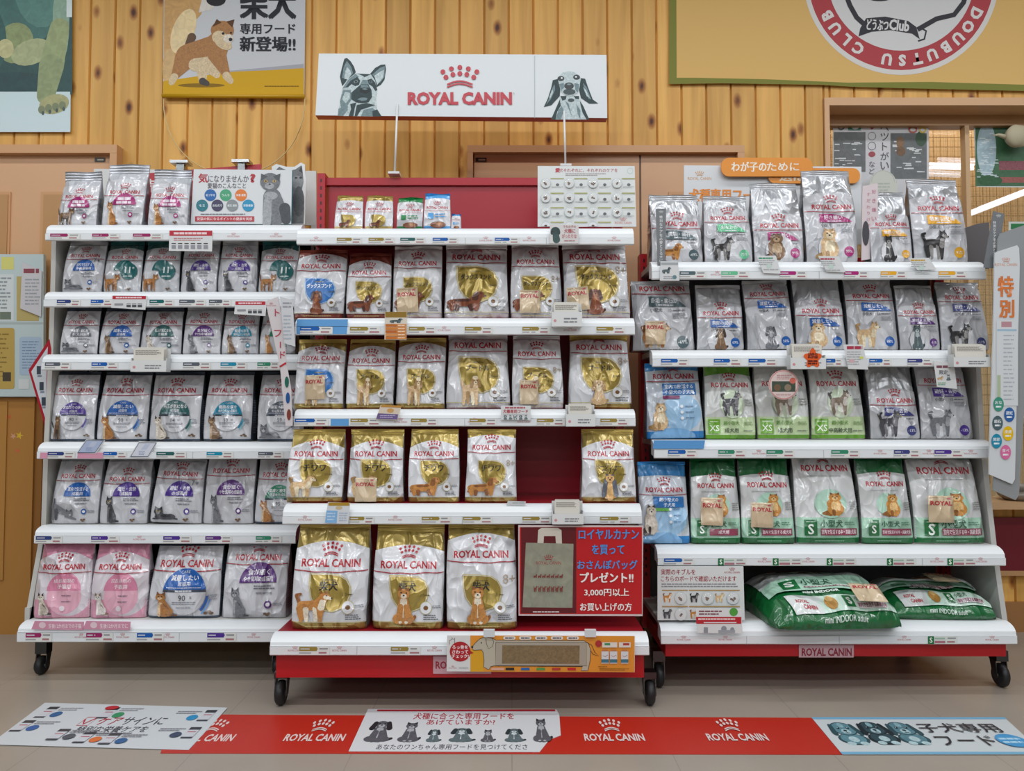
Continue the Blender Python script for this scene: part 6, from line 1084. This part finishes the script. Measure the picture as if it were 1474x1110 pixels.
# --- leaflet holders clipped to rails
def holder(x0, y0, x1, y1, ys, Y, label, where, deco=None):
    """ys: pixel height where the tray front begins, leaflets show above it"""
    root = empty('leaflet_holder', P((x0 + x1) / 2, y1, Y), label, 'leaflet holder'); D = .035
    a, b = P(x0, ys, Y), P(x1, y1, Y); mb = MB(); t = .0025
    mb.box((a.x, Y, b.z), (b.x, Y + t, a.z), '#d6d8d8', 'plastic'); mb.box((a.x, Y + t, b.z), (b.x, Y + D, b.z + t), '#c6c9c9', 'plastic'); mb.box((a.x, Y + t, b.z + t), (a.x + t, Y + D, a.z + .01), '#c6c9c9', 'plastic'); mb.box((b.x - t, Y + t, b.z + t), (b.x, Y + D, a.z + .01), '#c6c9c9', 'plastic')
    mb.box((a.x, Y + D, b.z), (b.x, Y + D + t, P(x0, y0 + 3, Y + D).z), '#d0d2d2', 'plastic')
    A = Art(-1); A.lines(x0 + (x1 - x0) * .4, ys + (y1 - ys) * .35, x1 - 6, ys + (y1 - ys) * .8, 2, '#7d8084', .45); A.ell(x0 + 5, ys + (y1 - ys) * .6, 2, 2, '#c98a90')
    pl = P(x0, y1, Y); A.emit(mb, lambda x, y, off: on_plane(x, y, pl, nrm()) + nrm() * off, 'paper', 1e9, .00006, .0004)
    o = mb.build('tray', None, (0, 0, 0)); o.parent = root; o.location = -Vector(root.location)
    if deco: deco(root, Y)
    for k in range(4):
        yy = Y + .006 + k * .0075; p = P(x0 + 4, y0 + 1.5 * (3 - k) * .4, yy); mb = MB(); w = (b.x - a.x) - .02; zt = P(x0, y0 + (3 - k) * .8 + 1, yy).z
        mb.box((a.x + .008 + k * .001, yy, b.z + .003), (a.x + .008 + w, yy + .002, zt), '#d7d4cb', 'paper')
        if k == 0:
            A = Art(); A.lines(.06, .72, .94, .96, 5, '#77746e', .45, k + int(x0)); hz = zt - b.z - .003
            A.emit(mb, lambda u, v, off: Vector((a.x + .008 + u * w, yy - off, b.z + .003 + v * hz)), 'paper', 1e9, .00005, .0003)
        mb.build('leaflet', label=f'white printed leaflet standing in the holder {where}', cat='leaflet', group=f'leaflets in the holder {where}')
holder(794, 434, 838, 470, 449, 2.68, 'white leaflet holder on the dachshund shelf rail', 'on the dachshund shelf rail')
holder(815, 580, 857, 614, 596, 2.68, 'white leaflet holder on the poodle shelf rail', 'on the poodle shelf rail')
holder(795, 718, 840, 755, 740, 2.56, 'white leaflet holder on the chihuahua shelf rail', 'on the chihuahua shelf rail')
def oval(root, Y): board('orange_sticker', [(212.5 + 5 * math.cos(R(a)), 504 + 4.5 * math.sin(R(a))) for a in range(0, 360, 20)], Y - .001, '#cf5f2c', None, .0008, parent=root, at=(212, 504))
holder(188, 499, 239, 535, 519, 2.845, 'white leaflet holder on the third rail of the cat unit', 'on the cat unit')
def flower(root, Y):
    pts = []
    for i in range(60): t = R(6 * i); r_ = 11 + 2.4 * math.cos(5 * t + 1.6); pts.append((1170 + r_ * math.cos(t), 516 + 1.1 * r_ * math.sin(t)))
    A = Art(-1); A.text('試供品', 1163, 516, 1177, 508, '#5c1c10', .04); A.lines(1163, 518, 1177, 525, 2, '#5c1c10', .7); board('orange_flower_label', pts, Y - .0015, '#dd5a22', A, .001, parent=root, at=(1170, 516))
holder(1138, 494, 1189, 531, 515, 2.71, 'white leaflet holder with an orange flower label', 'with the orange flower label', flower)
holder(1373, 494, 1426, 528, 514, 2.71, 'white leaflet holder at the outer end of the second red-based shelf rail', 'at the outer end of the rail')

# --- folded tote bags given away with the food
def tote(x0, y0, x1, y1, Y, label, rot=0, flat=None):
    w = (x1 - x0) * Y / FPX; h = (y1 - y0) * Y / FPX; d = .012; mb = MB(); NX, NZ = 10, 10
    def s_(u, v, sgn): e = max(0, 1 - abs(u) ** 6) * max(0, 1 - abs(v) ** 6); return Vector((u * w / 2 * (1 - .02 * abs(v)), sgn * (d / 2 * e ** .5 + .0005), v * h / 2))
    for sgn in (-1, 1):
        vs_ = [s_(-1 + 2 * i / NX, -1 + 2 * j / NZ, sgn) for j in range(NZ + 1) for i in range(NX + 1)]
        mb.add(vs_, [(j * (NX + 1) + i, j * (NX + 1) + i + 1, (j + 1) * (NX + 1) + i + 1, (j + 1) * (NX + 1) + i) for j in range(NZ) for i in range(NX)], '#cdb797', 'bag', True)
    A = Art(); A.text('ROYAL', -.88, .28, .82, .62, '#b0303a', .04); A.lines(.45, .72, .8, .86, 1, '#b8505a', .8); A.line([(-.9, .86), (.92, .9)], .03, '#b59b78'); A.line([(.1, .72), (.9, 1)], .03, '#b59b78')
    A.emit(mb, lambda u, v, off: s_(u, v, -1) + Vector((0, -off, 0)), 'bag', .15, .0001, .0007)
    o = mb.build('folded_tote_bag', None, (0, 0, 0)); c = P((x0 + x1) / 2, (y0 + y1) / 2, Y); o.location = c; o.rotation_euler = flat or (R(-4), R(rot), 0); return tag(o, label, 'tote bag', 'folded gift totes')
for a in ((571, 414, 602, 450, 2.785, 'folded beige tote on the third dachshund bag', -3), (748, 417, 778, 451, 2.785, 'folded beige tote on the fifth dachshund bag', 0), (816, 413, 848, 447, 2.785, 'folded beige tote, tilted, on the large 8+ dachshund bag', -5), (439, 540, 468, 575, 2.785, 'folded beige tote on the blue-badged poodle bag', -2), (748, 547, 775, 582, 2.785, 'folded beige tote on the fifth poodle bag', 0), (511, 688, 542, 722, 2.66, 'folded beige tote on the second chihuahua bag', 0),
          (929, 462, 958, 496, 2.815, 'folded beige tote on the large slate-badged grey bag', 0), (1009, 717, 1041, 756, 2.75, 'folded beige tote on the first green-topped S bag', 2), (1081, 724, 1113, 759, 2.75, 'folded beige tote on the second green-topped S bag', 2), (1336, 714, 1373, 752, 2.75, 'folded beige tote on the outermost large S bag', 1)): tote(*a)

# --- big bags lying on the bottom shelf of the right-hand unit
def lying_bag(cx, y_front, Yf, z_low, w, hf, dep, rise, label, seed, yaw=0, over=.0):
    """cushion-shaped: the foot of the bag faces the shopper (height hf), the printed face looks up and runs back by dep"""
    root = empty('large_pet_food_bag', (cx, Yf + dep / 2, z_low), label, 'pet food bag', 'large bags lying on the bottom shelf'); mb = MB()
    prof = [(.0, .004), (-.006, hf * .3), (.03, hf * .68), (.085, hf * .93), (.15, hf * 1.06 + rise * .2), (dep * .5, hf * 1.06 + rise * .7), (dep * .85, hf * .8 + rise), (dep * .97, hf * .4 + rise), (dep, hf * .15 + rise)]
    L = [0]
    for a, b in zip(prof, prof[1:]): L.append(L[-1] + math.hypot(b[0] - a[0], b[1] - a[1]))
    T = L[-1]
    def S(x, s):   # x -1..1, s 0..1 along the profile
        d = max(0, min(1, s)) * T; i = 0
        while i < len(L) - 2 and L[i + 1] < d: i += 1
        f = (d - L[i]) / (L[i + 1] - L[i]); P0, P1, P2, P3 = prof[max(i - 1, 0)], prof[i], prof[i + 1], prof[min(i + 2, len(prof) - 1)]
        q = [.5 * ((2 * P1[k]) + (-P0[k] + P2[k]) * f + (2 * P0[k] - 5 * P1[k] + 4 * P2[k] - P3[k]) * f * f + (-P0[k] + 3 * P1[k] - 3 * P2[k] + P3[k]) * f ** 3) for k in (0, 1)]
        x = max(-1, min(1, x)); e = (1 - abs(x) ** 5) ** .5; u = x * w / 2 * (.93 + .07 * min(1, s * 5)) ; zz_ = max(.002, q[1] * (.25 + .75 * e)) + .012 * noise.noise(Vector((x * 2.2, s * 5, seed))) * e
        return Vector((u, q[0] - dep / 2 + .02 * (1 - e), max(.002, zz_)))
    NX, NS = 40, 44
    vs_ = [S(-1 + 2 * i / NX, j / NS) for j in range(NS + 1) for i in range(NX + 1)]; fs = [(j * (NX + 1) + i, j * (NX + 1) + i + 1, (j + 1) * (NX + 1) + i + 1, (j + 1) * (NX + 1) + i) for j in range(NS) for i in range(NX)]
    mb.add(vs_, fs, '#0d6431', 'bag', True)
    rim = [i for i in range(NX + 1)] + [(j + 1) * (NX + 1) - 1 for j in range(1, NS + 1)] + [NS * (NX + 1) + i for i in range(NX - 1, -1, -1)] + [j * (NX + 1) for j in range(NS - 1, 0, -1)]
    low = [Vector((vs_[i].x, vs_[i].y, .0)) for i in rim]; k = len(rim); mb.add([vs_[i] for i in rim] + low, [(i, (i + 1) % k, k + (i + 1) % k, k + i) for i in range(k)] + [tuple(range(k, 2 * k))], '#0c5a2c', 'bag', False)
    sf = L[3] / T   # where the foot turns over into the face
    A = Art(); fr = lambda v: v * sf
    A.poly([(-.78, fr(.95)), (.97, fr(.9)), (.93, fr(.42)), (-.74, fr(.36))], '#c3dccd'); A.poly([(-.78, fr(.95)), (-.2, fr(.92)), (-.28, fr(.37)), (-.74, fr(.36))], '#d3d8d6')
    A.text('ROYAL', -.66, fr(.62), -.46, fr(.74), '#b03a44', .04); A.text('CANIN', -.58, fr(.46), -.36, fr(.57), '#b03a44', .04); A.ell(-.1, fr(.66), .1, fr(.22), '#b98a44', n=12, kind='furbag'); A.ell(-.1, fr(.8), .06, fr(.1), '#cfa868', n=12, kind='furbag')
    A.rect(.12, fr(.48), .26, fr(.86), '#0d6a35'); A.text('S', .155, fr(.54), .225, fr(.8), '#e8efe9', .03); A.text('小型犬', .29, fr(.68), .52, fr(.84), '#1c5638', .02); A.rect(.29, fr(.46), .78, fr(.62), '#d9cdd2'); A.text('室内で生活する高齢犬用', .3, fr(.48), .77, fr(.6), '#7a2b45', .03)
    A.text('mini INDOOR adult', -.32, fr(.1), .4, fr(.25), '#d3e0d8', .02); A.text('mini INDOOR', -.45, fr(1.0), .15, fr(1.09), '#d9e4dd', .04)
    A.poly([(-.96, sf * 1.12), (.96, sf * 1.12), (.96, .5), (-.96, .5)], '#a9d0ba'); A.poly([(-.97, .5), (.97, .5), (.95, .93), (-.95, .93)], '#cbd0cf')
    A.rect(-.72, sf * 1.18, -.44, .46, '#0d6a35'); A.text('S', -.66, sf * 1.28, -.5, .44, '#e8efe9', .03); A.text('小型犬', -.38, .385, .12, .46, '#1c5638', .02); A.rect(-.38, sf * 1.2, .4, .365, '#8c3b52'); A.text('室内で生活する中・高齢犬用', -.36, sf * 1.25, .38, .35, '#e6dadd', .03)
    A.ell(.0, .66, .42, .12, '#b9d6c6', n=24); A.ell(.0, .64, .3, .09, '#a8622c', n=20, kind='furbag'); A.ell(.12, .6, .16, .05, '#c98a4a', n=16, kind='furbag'); A.ell(.0, .7, .14, .05, '#8a4a20', n=14, kind='furbag'); logo(A, .0, .84, 1.1)
    A.emit(mb, lambda x, s, off: S(x * .98, s) + Vector((0, -off * .7, off)), 'bag', .04, .00035, .0035)
    ob = mb.build('body', None, (0, 0, 0)); ob.parent = root; ob.location = (0, 0, 0)
    sb = MB(); n = 10; e0 = [S(-.96 + 1.92 * i / n, 1) for i in range(n + 1)]; vv = e0 + [p + Vector((0, .035, .004)) for p in e0] + [p + Vector((0, .035, .008)) for p in e0] + [p + Vector((0, 0, .004)) for p in e0]
    m = n + 1; sb.add(vv, [(k * m + i, k * m + i + 1, ((k + 1) % 4) * m + i + 1, ((k + 1) % 4) * m + i) for k in range(4) for i in range(n)], '#0c5a2c', 'bag'); o = sb.build('top_seal', None, (0, 0, 0)); o.parent = root; o.location = (0, 0, 0)
    root.rotation_euler = (0, 0, R(yaw)); return root, S
sb_ = UNITS[SU][1][4]
LB = lying_bag(xx(1187, 2.66), 0, 2.575, sb_['z'] + .003, .44, .105, .385, .03, 'big green and pale S bag lying over the rail beside the kibble board', 3, 4)
LC = lying_bag(xx(1352, 2.72), 0, 2.70, sb_['z'] + .003, .375, .085, .27, .02, 'green S bag lying flat at the outer end of the bottom shelf', 8, -3)
def tote_on(bag, x, s, ref, label, yaw):
    root, S = bag; c, d, e, g = S(x, s), S(x, s + .04), S(x, s - .04), S(x + .1, s); t = (d - e).normalized(); r_ = (S(x + .12, s) - S(x - .12, s)).normalized(); n = r_.cross(t).normalized()
    if n.z < 0: n = -n
    o = tote(*ref, 2.7, label); cy_, sy_ = math.cos(R(yaw)), math.sin(R(yaw)); w = root.location + Vector((c.x * cy_ - c.y * sy_, c.x * sy_ + c.y * cy_, c.z)) + n * .04
    o.location = w; o.rotation_euler = (math.atan2(t.z, t.y) - R(90), R(4), R(yaw + 2))
tote_on(LB, .46, .2, (1219, 868, 1262, 903), 'folded beige tote on the big lying green bag', 4)
tote_on(LC, .25, .42, (1357, 828, 1400, 862), 'folded beige tote lying on the outer green bag', -3)

# --- floor mats
def fy(y): d = ray(737, y); return CAM_H * d.y / -d.z
YM = fy(1058)
def floor_pt(x, y, z=.0): return Vector(((x - 737) * YM / FPX, fy(y), z))
def unsk(x, y): return (737 + (x - 737) * fy(y) / YM, y)
def mat_(name, outline, z, th, col, A, label):
    mb = MB(); slab(mb, [floor_pt(*unsk(*p), z + th) for p in outline], Vector((0, 0, 1)), th, col, None, 'mat')
    A.emit(mb, lambda x, y, off: floor_pt(x, y, z + th + off), 'mat', 1e9, .00005, .0003); return mb.build(name, label=label, cat='floor mat')
A = Art(-1)
for x in (306, 461, 880, 1052): logo(A, x, 1063, 84, '#d9c6c2', .03)
mat_('red_floor_mat', [(262, 1029), (1163, 1034), (1206, 1087), (240, 1085)], .0005, .001, '#b3281a', A, 'long red floor mat with white crowns before the shelves')
A = Art(-1); A.text('サインに', 164, 1045, 226, 1034, '#3a3d46', .03); A.text('特別な栄養ケアを', 112, 1056, 214, 1047, '#3a3d46', .03); A.line([(104, 1037), (111, 1044), (122, 1032)], 2.2, '#b02030'); A.line([(104, 1034), (120, 1034), (120, 1046), (104, 1046), (104, 1034)], .8, '#b02030'); A.text('ケア', 128, 1045, 160, 1034, '#a8202e', .03); A.lines(140, 1056, 200, 1059, 1, '#6f7078', .8)
for k, (x, y) in enumerate(((78, 1027), (165, 1028), (305, 1032), (44, 1047), (283, 1057), (132, 1064), (168, 1066), (95, 1060))):
    x = unsk(x, y)[0]; A.rect(x - 8, y - 8, x + 8, y - 4, '#33363c'); A.rect(x - 8, y - 4, x + 8, y + 6, '#c3c6cc'); A.rect(x - 8, y + 6, x + 8, y + 8, '#3c4048'); A.line([(x - 6, y - 1), (x + 6, y - 1)], 1, '#a8404a'); A.ell(x + (19 if k not in (2, 4) else -19), y + 3, 8, 4, ('#255a8c', '#2f8a5c', '#1f86b8', '#2b5a9a', '#33415a', '#d06a2c', '#255a8c', '#4a5058')[k]); A.lines(x + (12 if k not in (2, 4) else -50), y - 7, x + (48 if k not in (2, 4) else -12), y - 2, 2, '#8a8c94')
A.ell(122, 1021.5, 10, 3, '#b3202c')
mat_('white_floor_mat', [(75, 1013), (334, 1020), (280, 1081), (-2, 1073)], .002, .001, '#c6cbce', A, 'white floor mat with small bag pictures before the cat unit')
A = Art(-1); A.rect(531, 1023, 803, 1025.5, '#a8202c'); A.text('犬種に合った専用フードを', 590, 1037, 740, 1028, '#a8303c', .02); A.text('あげていますか?', 612, 1045, 712, 1037.5, '#a8303c', .02); A.text('あなたのワンちゃん専用フードを見つけてくださ', 553, 1081, 758, 1073, '#3f4148', .0)
for k, x0, x1, y0 in (('dog_floppy', 524, 572, 1038), ('dog_sit', 572, 612, 1041), ('dog_floppy', 614, 640, 1051), ('dog_floppy', 643, 688, 1049), ('dog_sit', 690, 716, 1052), ('dog_floppy', 722, 758, 1050), ('dog_sit', 762, 796, 1036)): animal(A, k, x0, 1070, x1, y0, COAT['mono'] if k == 'dog_floppy' and x0 > 530 else ('#54565c', '#25262b', '#a4a7ac', '#101114'), fk='fur')
mat_('white_floor_mat', [(533, 1022), (800, 1023), (804, 1030), (806, 1060), (790, 1066), (776, 1084), (506, 1083)], .002, .001, '#cdcfd1', A, 'white floor mat with a row of grey dogs before the middle unit')
A = Art(-1); A.poly([(1184, 1034), (1472, 1034), (1471, 1037), (1184, 1037)], '#6fa8c8'); A.poly([(1176, 1084), (1447, 1084), (1445, 1087.5), (1176, 1087.5)], '#6fa8c8')
PC = ('#4f7680', '#2a4a52', '#a9c3c8', '#12242a')
for cx_, M_, D_ in ((1213, '#5a8590', '#2a4a52'), (1297, '#547d88', '#2a4a52'), (1255, '#2b474f', '#16282e')):
    A.ell(cx_, 1066, 21, 8.5, D_, kind='fur'); A.ell(cx_, 1065, 17, 7.5, M_, kind='fur'); A.ell(cx_ - 9, 1072, 6, 2.6, PC[2], kind='fur'); A.ell(cx_ + 9, 1072, 6, 2.6, PC[2], kind='fur'); A.ell(cx_, 1066, 7, 4, PC[2], kind='fur')
    A.ell(cx_, 1051, 18, 9.5, D_, kind='fur'); A.ell(cx_, 1051, 16, 8.6, M_, kind='fur'); A.cap(cx_ - 15, 1047, 3, cx_ - 18, 1057, 4, D_, 'fur'); A.cap(cx_ + 15, 1047, 3, cx_ + 18, 1057, 4, D_, 'fur')
    A.ell(cx_, 1046, 4, 3.4, '#7fa3ab', kind='fur'); A.ell(cx_, 1055, 6.5, 3.6, '#9dbac0', kind='fur'); A.ell(cx_, 1053.6, 2.6, 1.2, PC[3]); A.rect(cx_ - .4, 1054.5, cx_ + .4, 1057, PC[3]); A.rect(cx_ - 3, 1056.7, cx_ + 3, 1057.4, PC[3])
    for e_ in (-7, 7): A.ell(cx_ + e_, 1050, 2.2, 1.4, PC[3]); A.ell(cx_ + e_ - .5, 1049.6, .7, .4, '#dfe8ea')
A.text('子犬専用', 1322, 1057, 1436, 1044, '#2e3036', .02); A.text('フード', 1326, 1076, 1404, 1062, '#2e3036', .02); A.ell(1428, 1069, 20, 9.5, '#3f93c8', n=28); A.lines(1413, 1064, 1443, 1074, 2, '#a9cfe4', .5)
mat_('white_floor_mat', [(1161, 1034), (1434, 1034), (1490, 1087.5), (1204, 1087.5)], .002, .001, '#c3cacc', A, 'white and blue floor mat with three puppies')

# --- things seen in the window and on its sill
def window_things():
    W = WALL_Y; Y = W + .128; A = Art(-1); Z = lambda x, y: (1180 + x / 5.014, 120 + y / 5.014)
    A.rect(*Z(102, 352), *Z(330, 640), '#6d7274', kind='mottle'); A.rect(*Z(510, 360), *Z(772, 690), '#6d7274', kind='mottle')
    rn = random.Random(2)
    for i in range(46):
        x = rn.choice((rn.uniform(104, 280), rn.uniform(520, 720))); y = rn.uniform(410, 660); w = rn.uniform(20, 55); a, b = Z(x, y); c, d = Z(x + w, y + 5 + rn.uniform(0, 6)); A.rect(a, b, c, d, '#cfd4d6'); A.l -= .9  # pale streaks paint reflected blinds over the poster's dark pictures
    A.ell(*Z(580, 430), 5.5, 9, '#8a6a4c', kind='fur'); A.ell(*Z(585, 490), 6.5, 7, '#77593f', kind='fur'); A.ell(*Z(730, 400), 8, 11, '#3f5a44', kind='fur')
    A.poly([Z(*p) for p in ((376, 336), (350, 305), (350, 290), (362, 282), (376, 292), (390, 282), (402, 290), (402, 305))], '#9c2a3c'); 
    for y in (381, 453): A.arc(*Z(376, y), 5.2, 5.9, '#3c3c44')
    A.ell(*Z(376, 512), 5, 4, '#9c2a3c'); vtext(A, 'ペットがい', *[Z(468, 0)[0]], Z(0, 282)[1], Z(0, 630)[1], 12, '#2f3038', .0); vtext(A, 'など', Z(376, 0)[0], Z(0, 560)[1], Z(0, 660)[1], 10, '#3f4048', .0)
    for x, y, rx, ry, c in ((163, 263, 8.5, 3.6, '#33363a'), (257, 265, 6, 4, '#c9b23a'), (153, 315, 5, 5, '#55585c'), (545, 281, 5.5, 5.5, '#8a6a70'), (605, 281, 5.5, 5.5, '#8a6a70'), (670, 335, 6.5, 5.5, '#b0503a'), (740, 336, 5.2, 5.2, '#d0b21c')): A.ell(*Z(x, y), rx, ry, c); A.ell(*Z(x, y), rx * .6, ry * .5, '#c9c6c4')
    A.rect(*Z(204, 290), *Z(296, 340), '#2f6f5c'); A.ell(*Z(255, 315), 5.5, 3.8, '#d3d8d6'); A.rect(*Z(636, 258), *Z(768, 300), '#2c3f7c'); A.lines(*Z(645, 266), *Z(740, 292), 1, '#9aa6c8')
    board('pet_poster', [(1199, 167), (1337, 170), (1337, 300), (1199, 300)], Y, '#cccdd1', A, .001, label='white poster with dark photos and a heart inside the window', cat='poster')
    A = Art(-1); A.rect(1404, 172, 1560, 268, '#3f6a4a', kind='mottle'); A.ell(1420, 215, 14, 40, '#a9c2cc', kind='mottle'); A.rect(1438, 232, 1560, 245, '#8a5058', kind='fur'); A.rect(1430, 255, 1560, 263, '#9a5a55', kind='fur'); A.ell(1425, 260, 18, 8, '#2f5f3a', kind='fur')
    for i in range(40): x = rn.uniform(1405, 1432); y = rn.uniform(188, 256); A.rect(x, y, x + rn.uniform(3, 9), y + 1.2, '#cfdde2'); A.l -= .9
    board('landscape_poster', [(1401, 170), (1560, 172), (1560, 271), (1406, 269)], Y, '#cfd6d4', A, .001, label='landscape poster of a green garden inside the window', cat='poster')
    mb = MB(); c = P(1464, 196, W + .07); rnv = random.Random(5)
    vs_ = []; fs = []; n, m = 20, 14
    for j in range(m + 1):
        for i in range(n):
            t, p_ = 2 * math.pi * i / n, math.pi * j / m; r_ = 1 + .12 * math.sin(3 * t + 2) * math.sin(p_)
            vs_.append(c + Vector((.062 * r_ * math.sin(p_) * math.cos(t), .03 * math.sin(p_) * math.sin(t), .052 * r_ * math.cos(p_))))
    fs = [(j * n + i, j * n + (i + 1) % n, (j + 1) * n + (i + 1) % n, (j + 1) * n + i) for j in range(m) for i in range(n)]
    mb.add(vs_, fs, '#b9b196', 'paper', True); mb.tube([c + Vector((-.05, 0, -.005)), c + Vector((-.085, 0, .006)), c + Vector((-.11, 0, .004))], [.012, .007, .002], '#b9b196', 'paper'); mb.build('cream_ornament', label='cream fish-shaped ornament stuck to the landscape poster pane', cat='ornament')
    for a, b, lb in (((1338, 236), (1401, 238.5), 'upper level glowing bar standing in for a tube reflected in the window glass'), ((1338, 241.5), (1401, 243), 'lower level glowing bar standing in for a tube reflected in the window glass'), ((1396, 307), (1520, 259), 'slanting glowing bar standing in for a tube reflected in the window glass')):
        mb = MB(); mb.tube([P(*a, W + .5), P(*b, W + .5)], .0085 if 'slant' not in lb else .014, '#f4f6ff', 'glow', 12); mb.build('tube_reflection', label=lb, cat='reflection', group='tube reflections in the glass')  # glowing bars added to stand in for tube reflections on the pane
    A = Art(-1); A.arc(1271, 262, 16, 16.6, '#a9b0aa', 0, 180); A.lines(1262, 262, 1282, 276, 3, '#b0b8b0', .4)
    board('round_topped_card', [(1252, 282)] + [(1271 + 19 * math.cos(R(a)), 264 - 19 * math.sin(R(a))) for a in range(180, -1, -15)] + [(1292, 258), (1292, 282)], W + .05, '#c9ccc2', A, .003, label='pale round-topped card standing inside the window edge', cat='card')
    A = Art(-1); A.rect(1455, 322, 1500, 330, '#2f7a4a'); board('green_edged_card', q4(1452, 319, 1500, 372), W + .09, '#cfd2ce', A, .003, label='white card with green band behind the tall care sign', cat='card')
    for k, (x, y, r_, yy) in enumerate(((1468, 728, .085, W - .0), (1461, 716, .05, W + .03))):
        c = P(x, y, yy); z = .5755 if k == 0 else .6105
        mb = MB(); mb.lathe_z((c.x, yy, z), [(0, 0), (r_ * .7, 0), (r_, .022), (r_ * 1.02, .034), (r_ * .95, .034), (r_ * .7, .012), (0, .01)], '#9a938a', 'paper'); mb.build('stone_dish', label=('wide grey dish on the window sill' if k == 0 else 'smaller grey dish stacked in the wide dish on the sill'), cat='dish')
window_things()
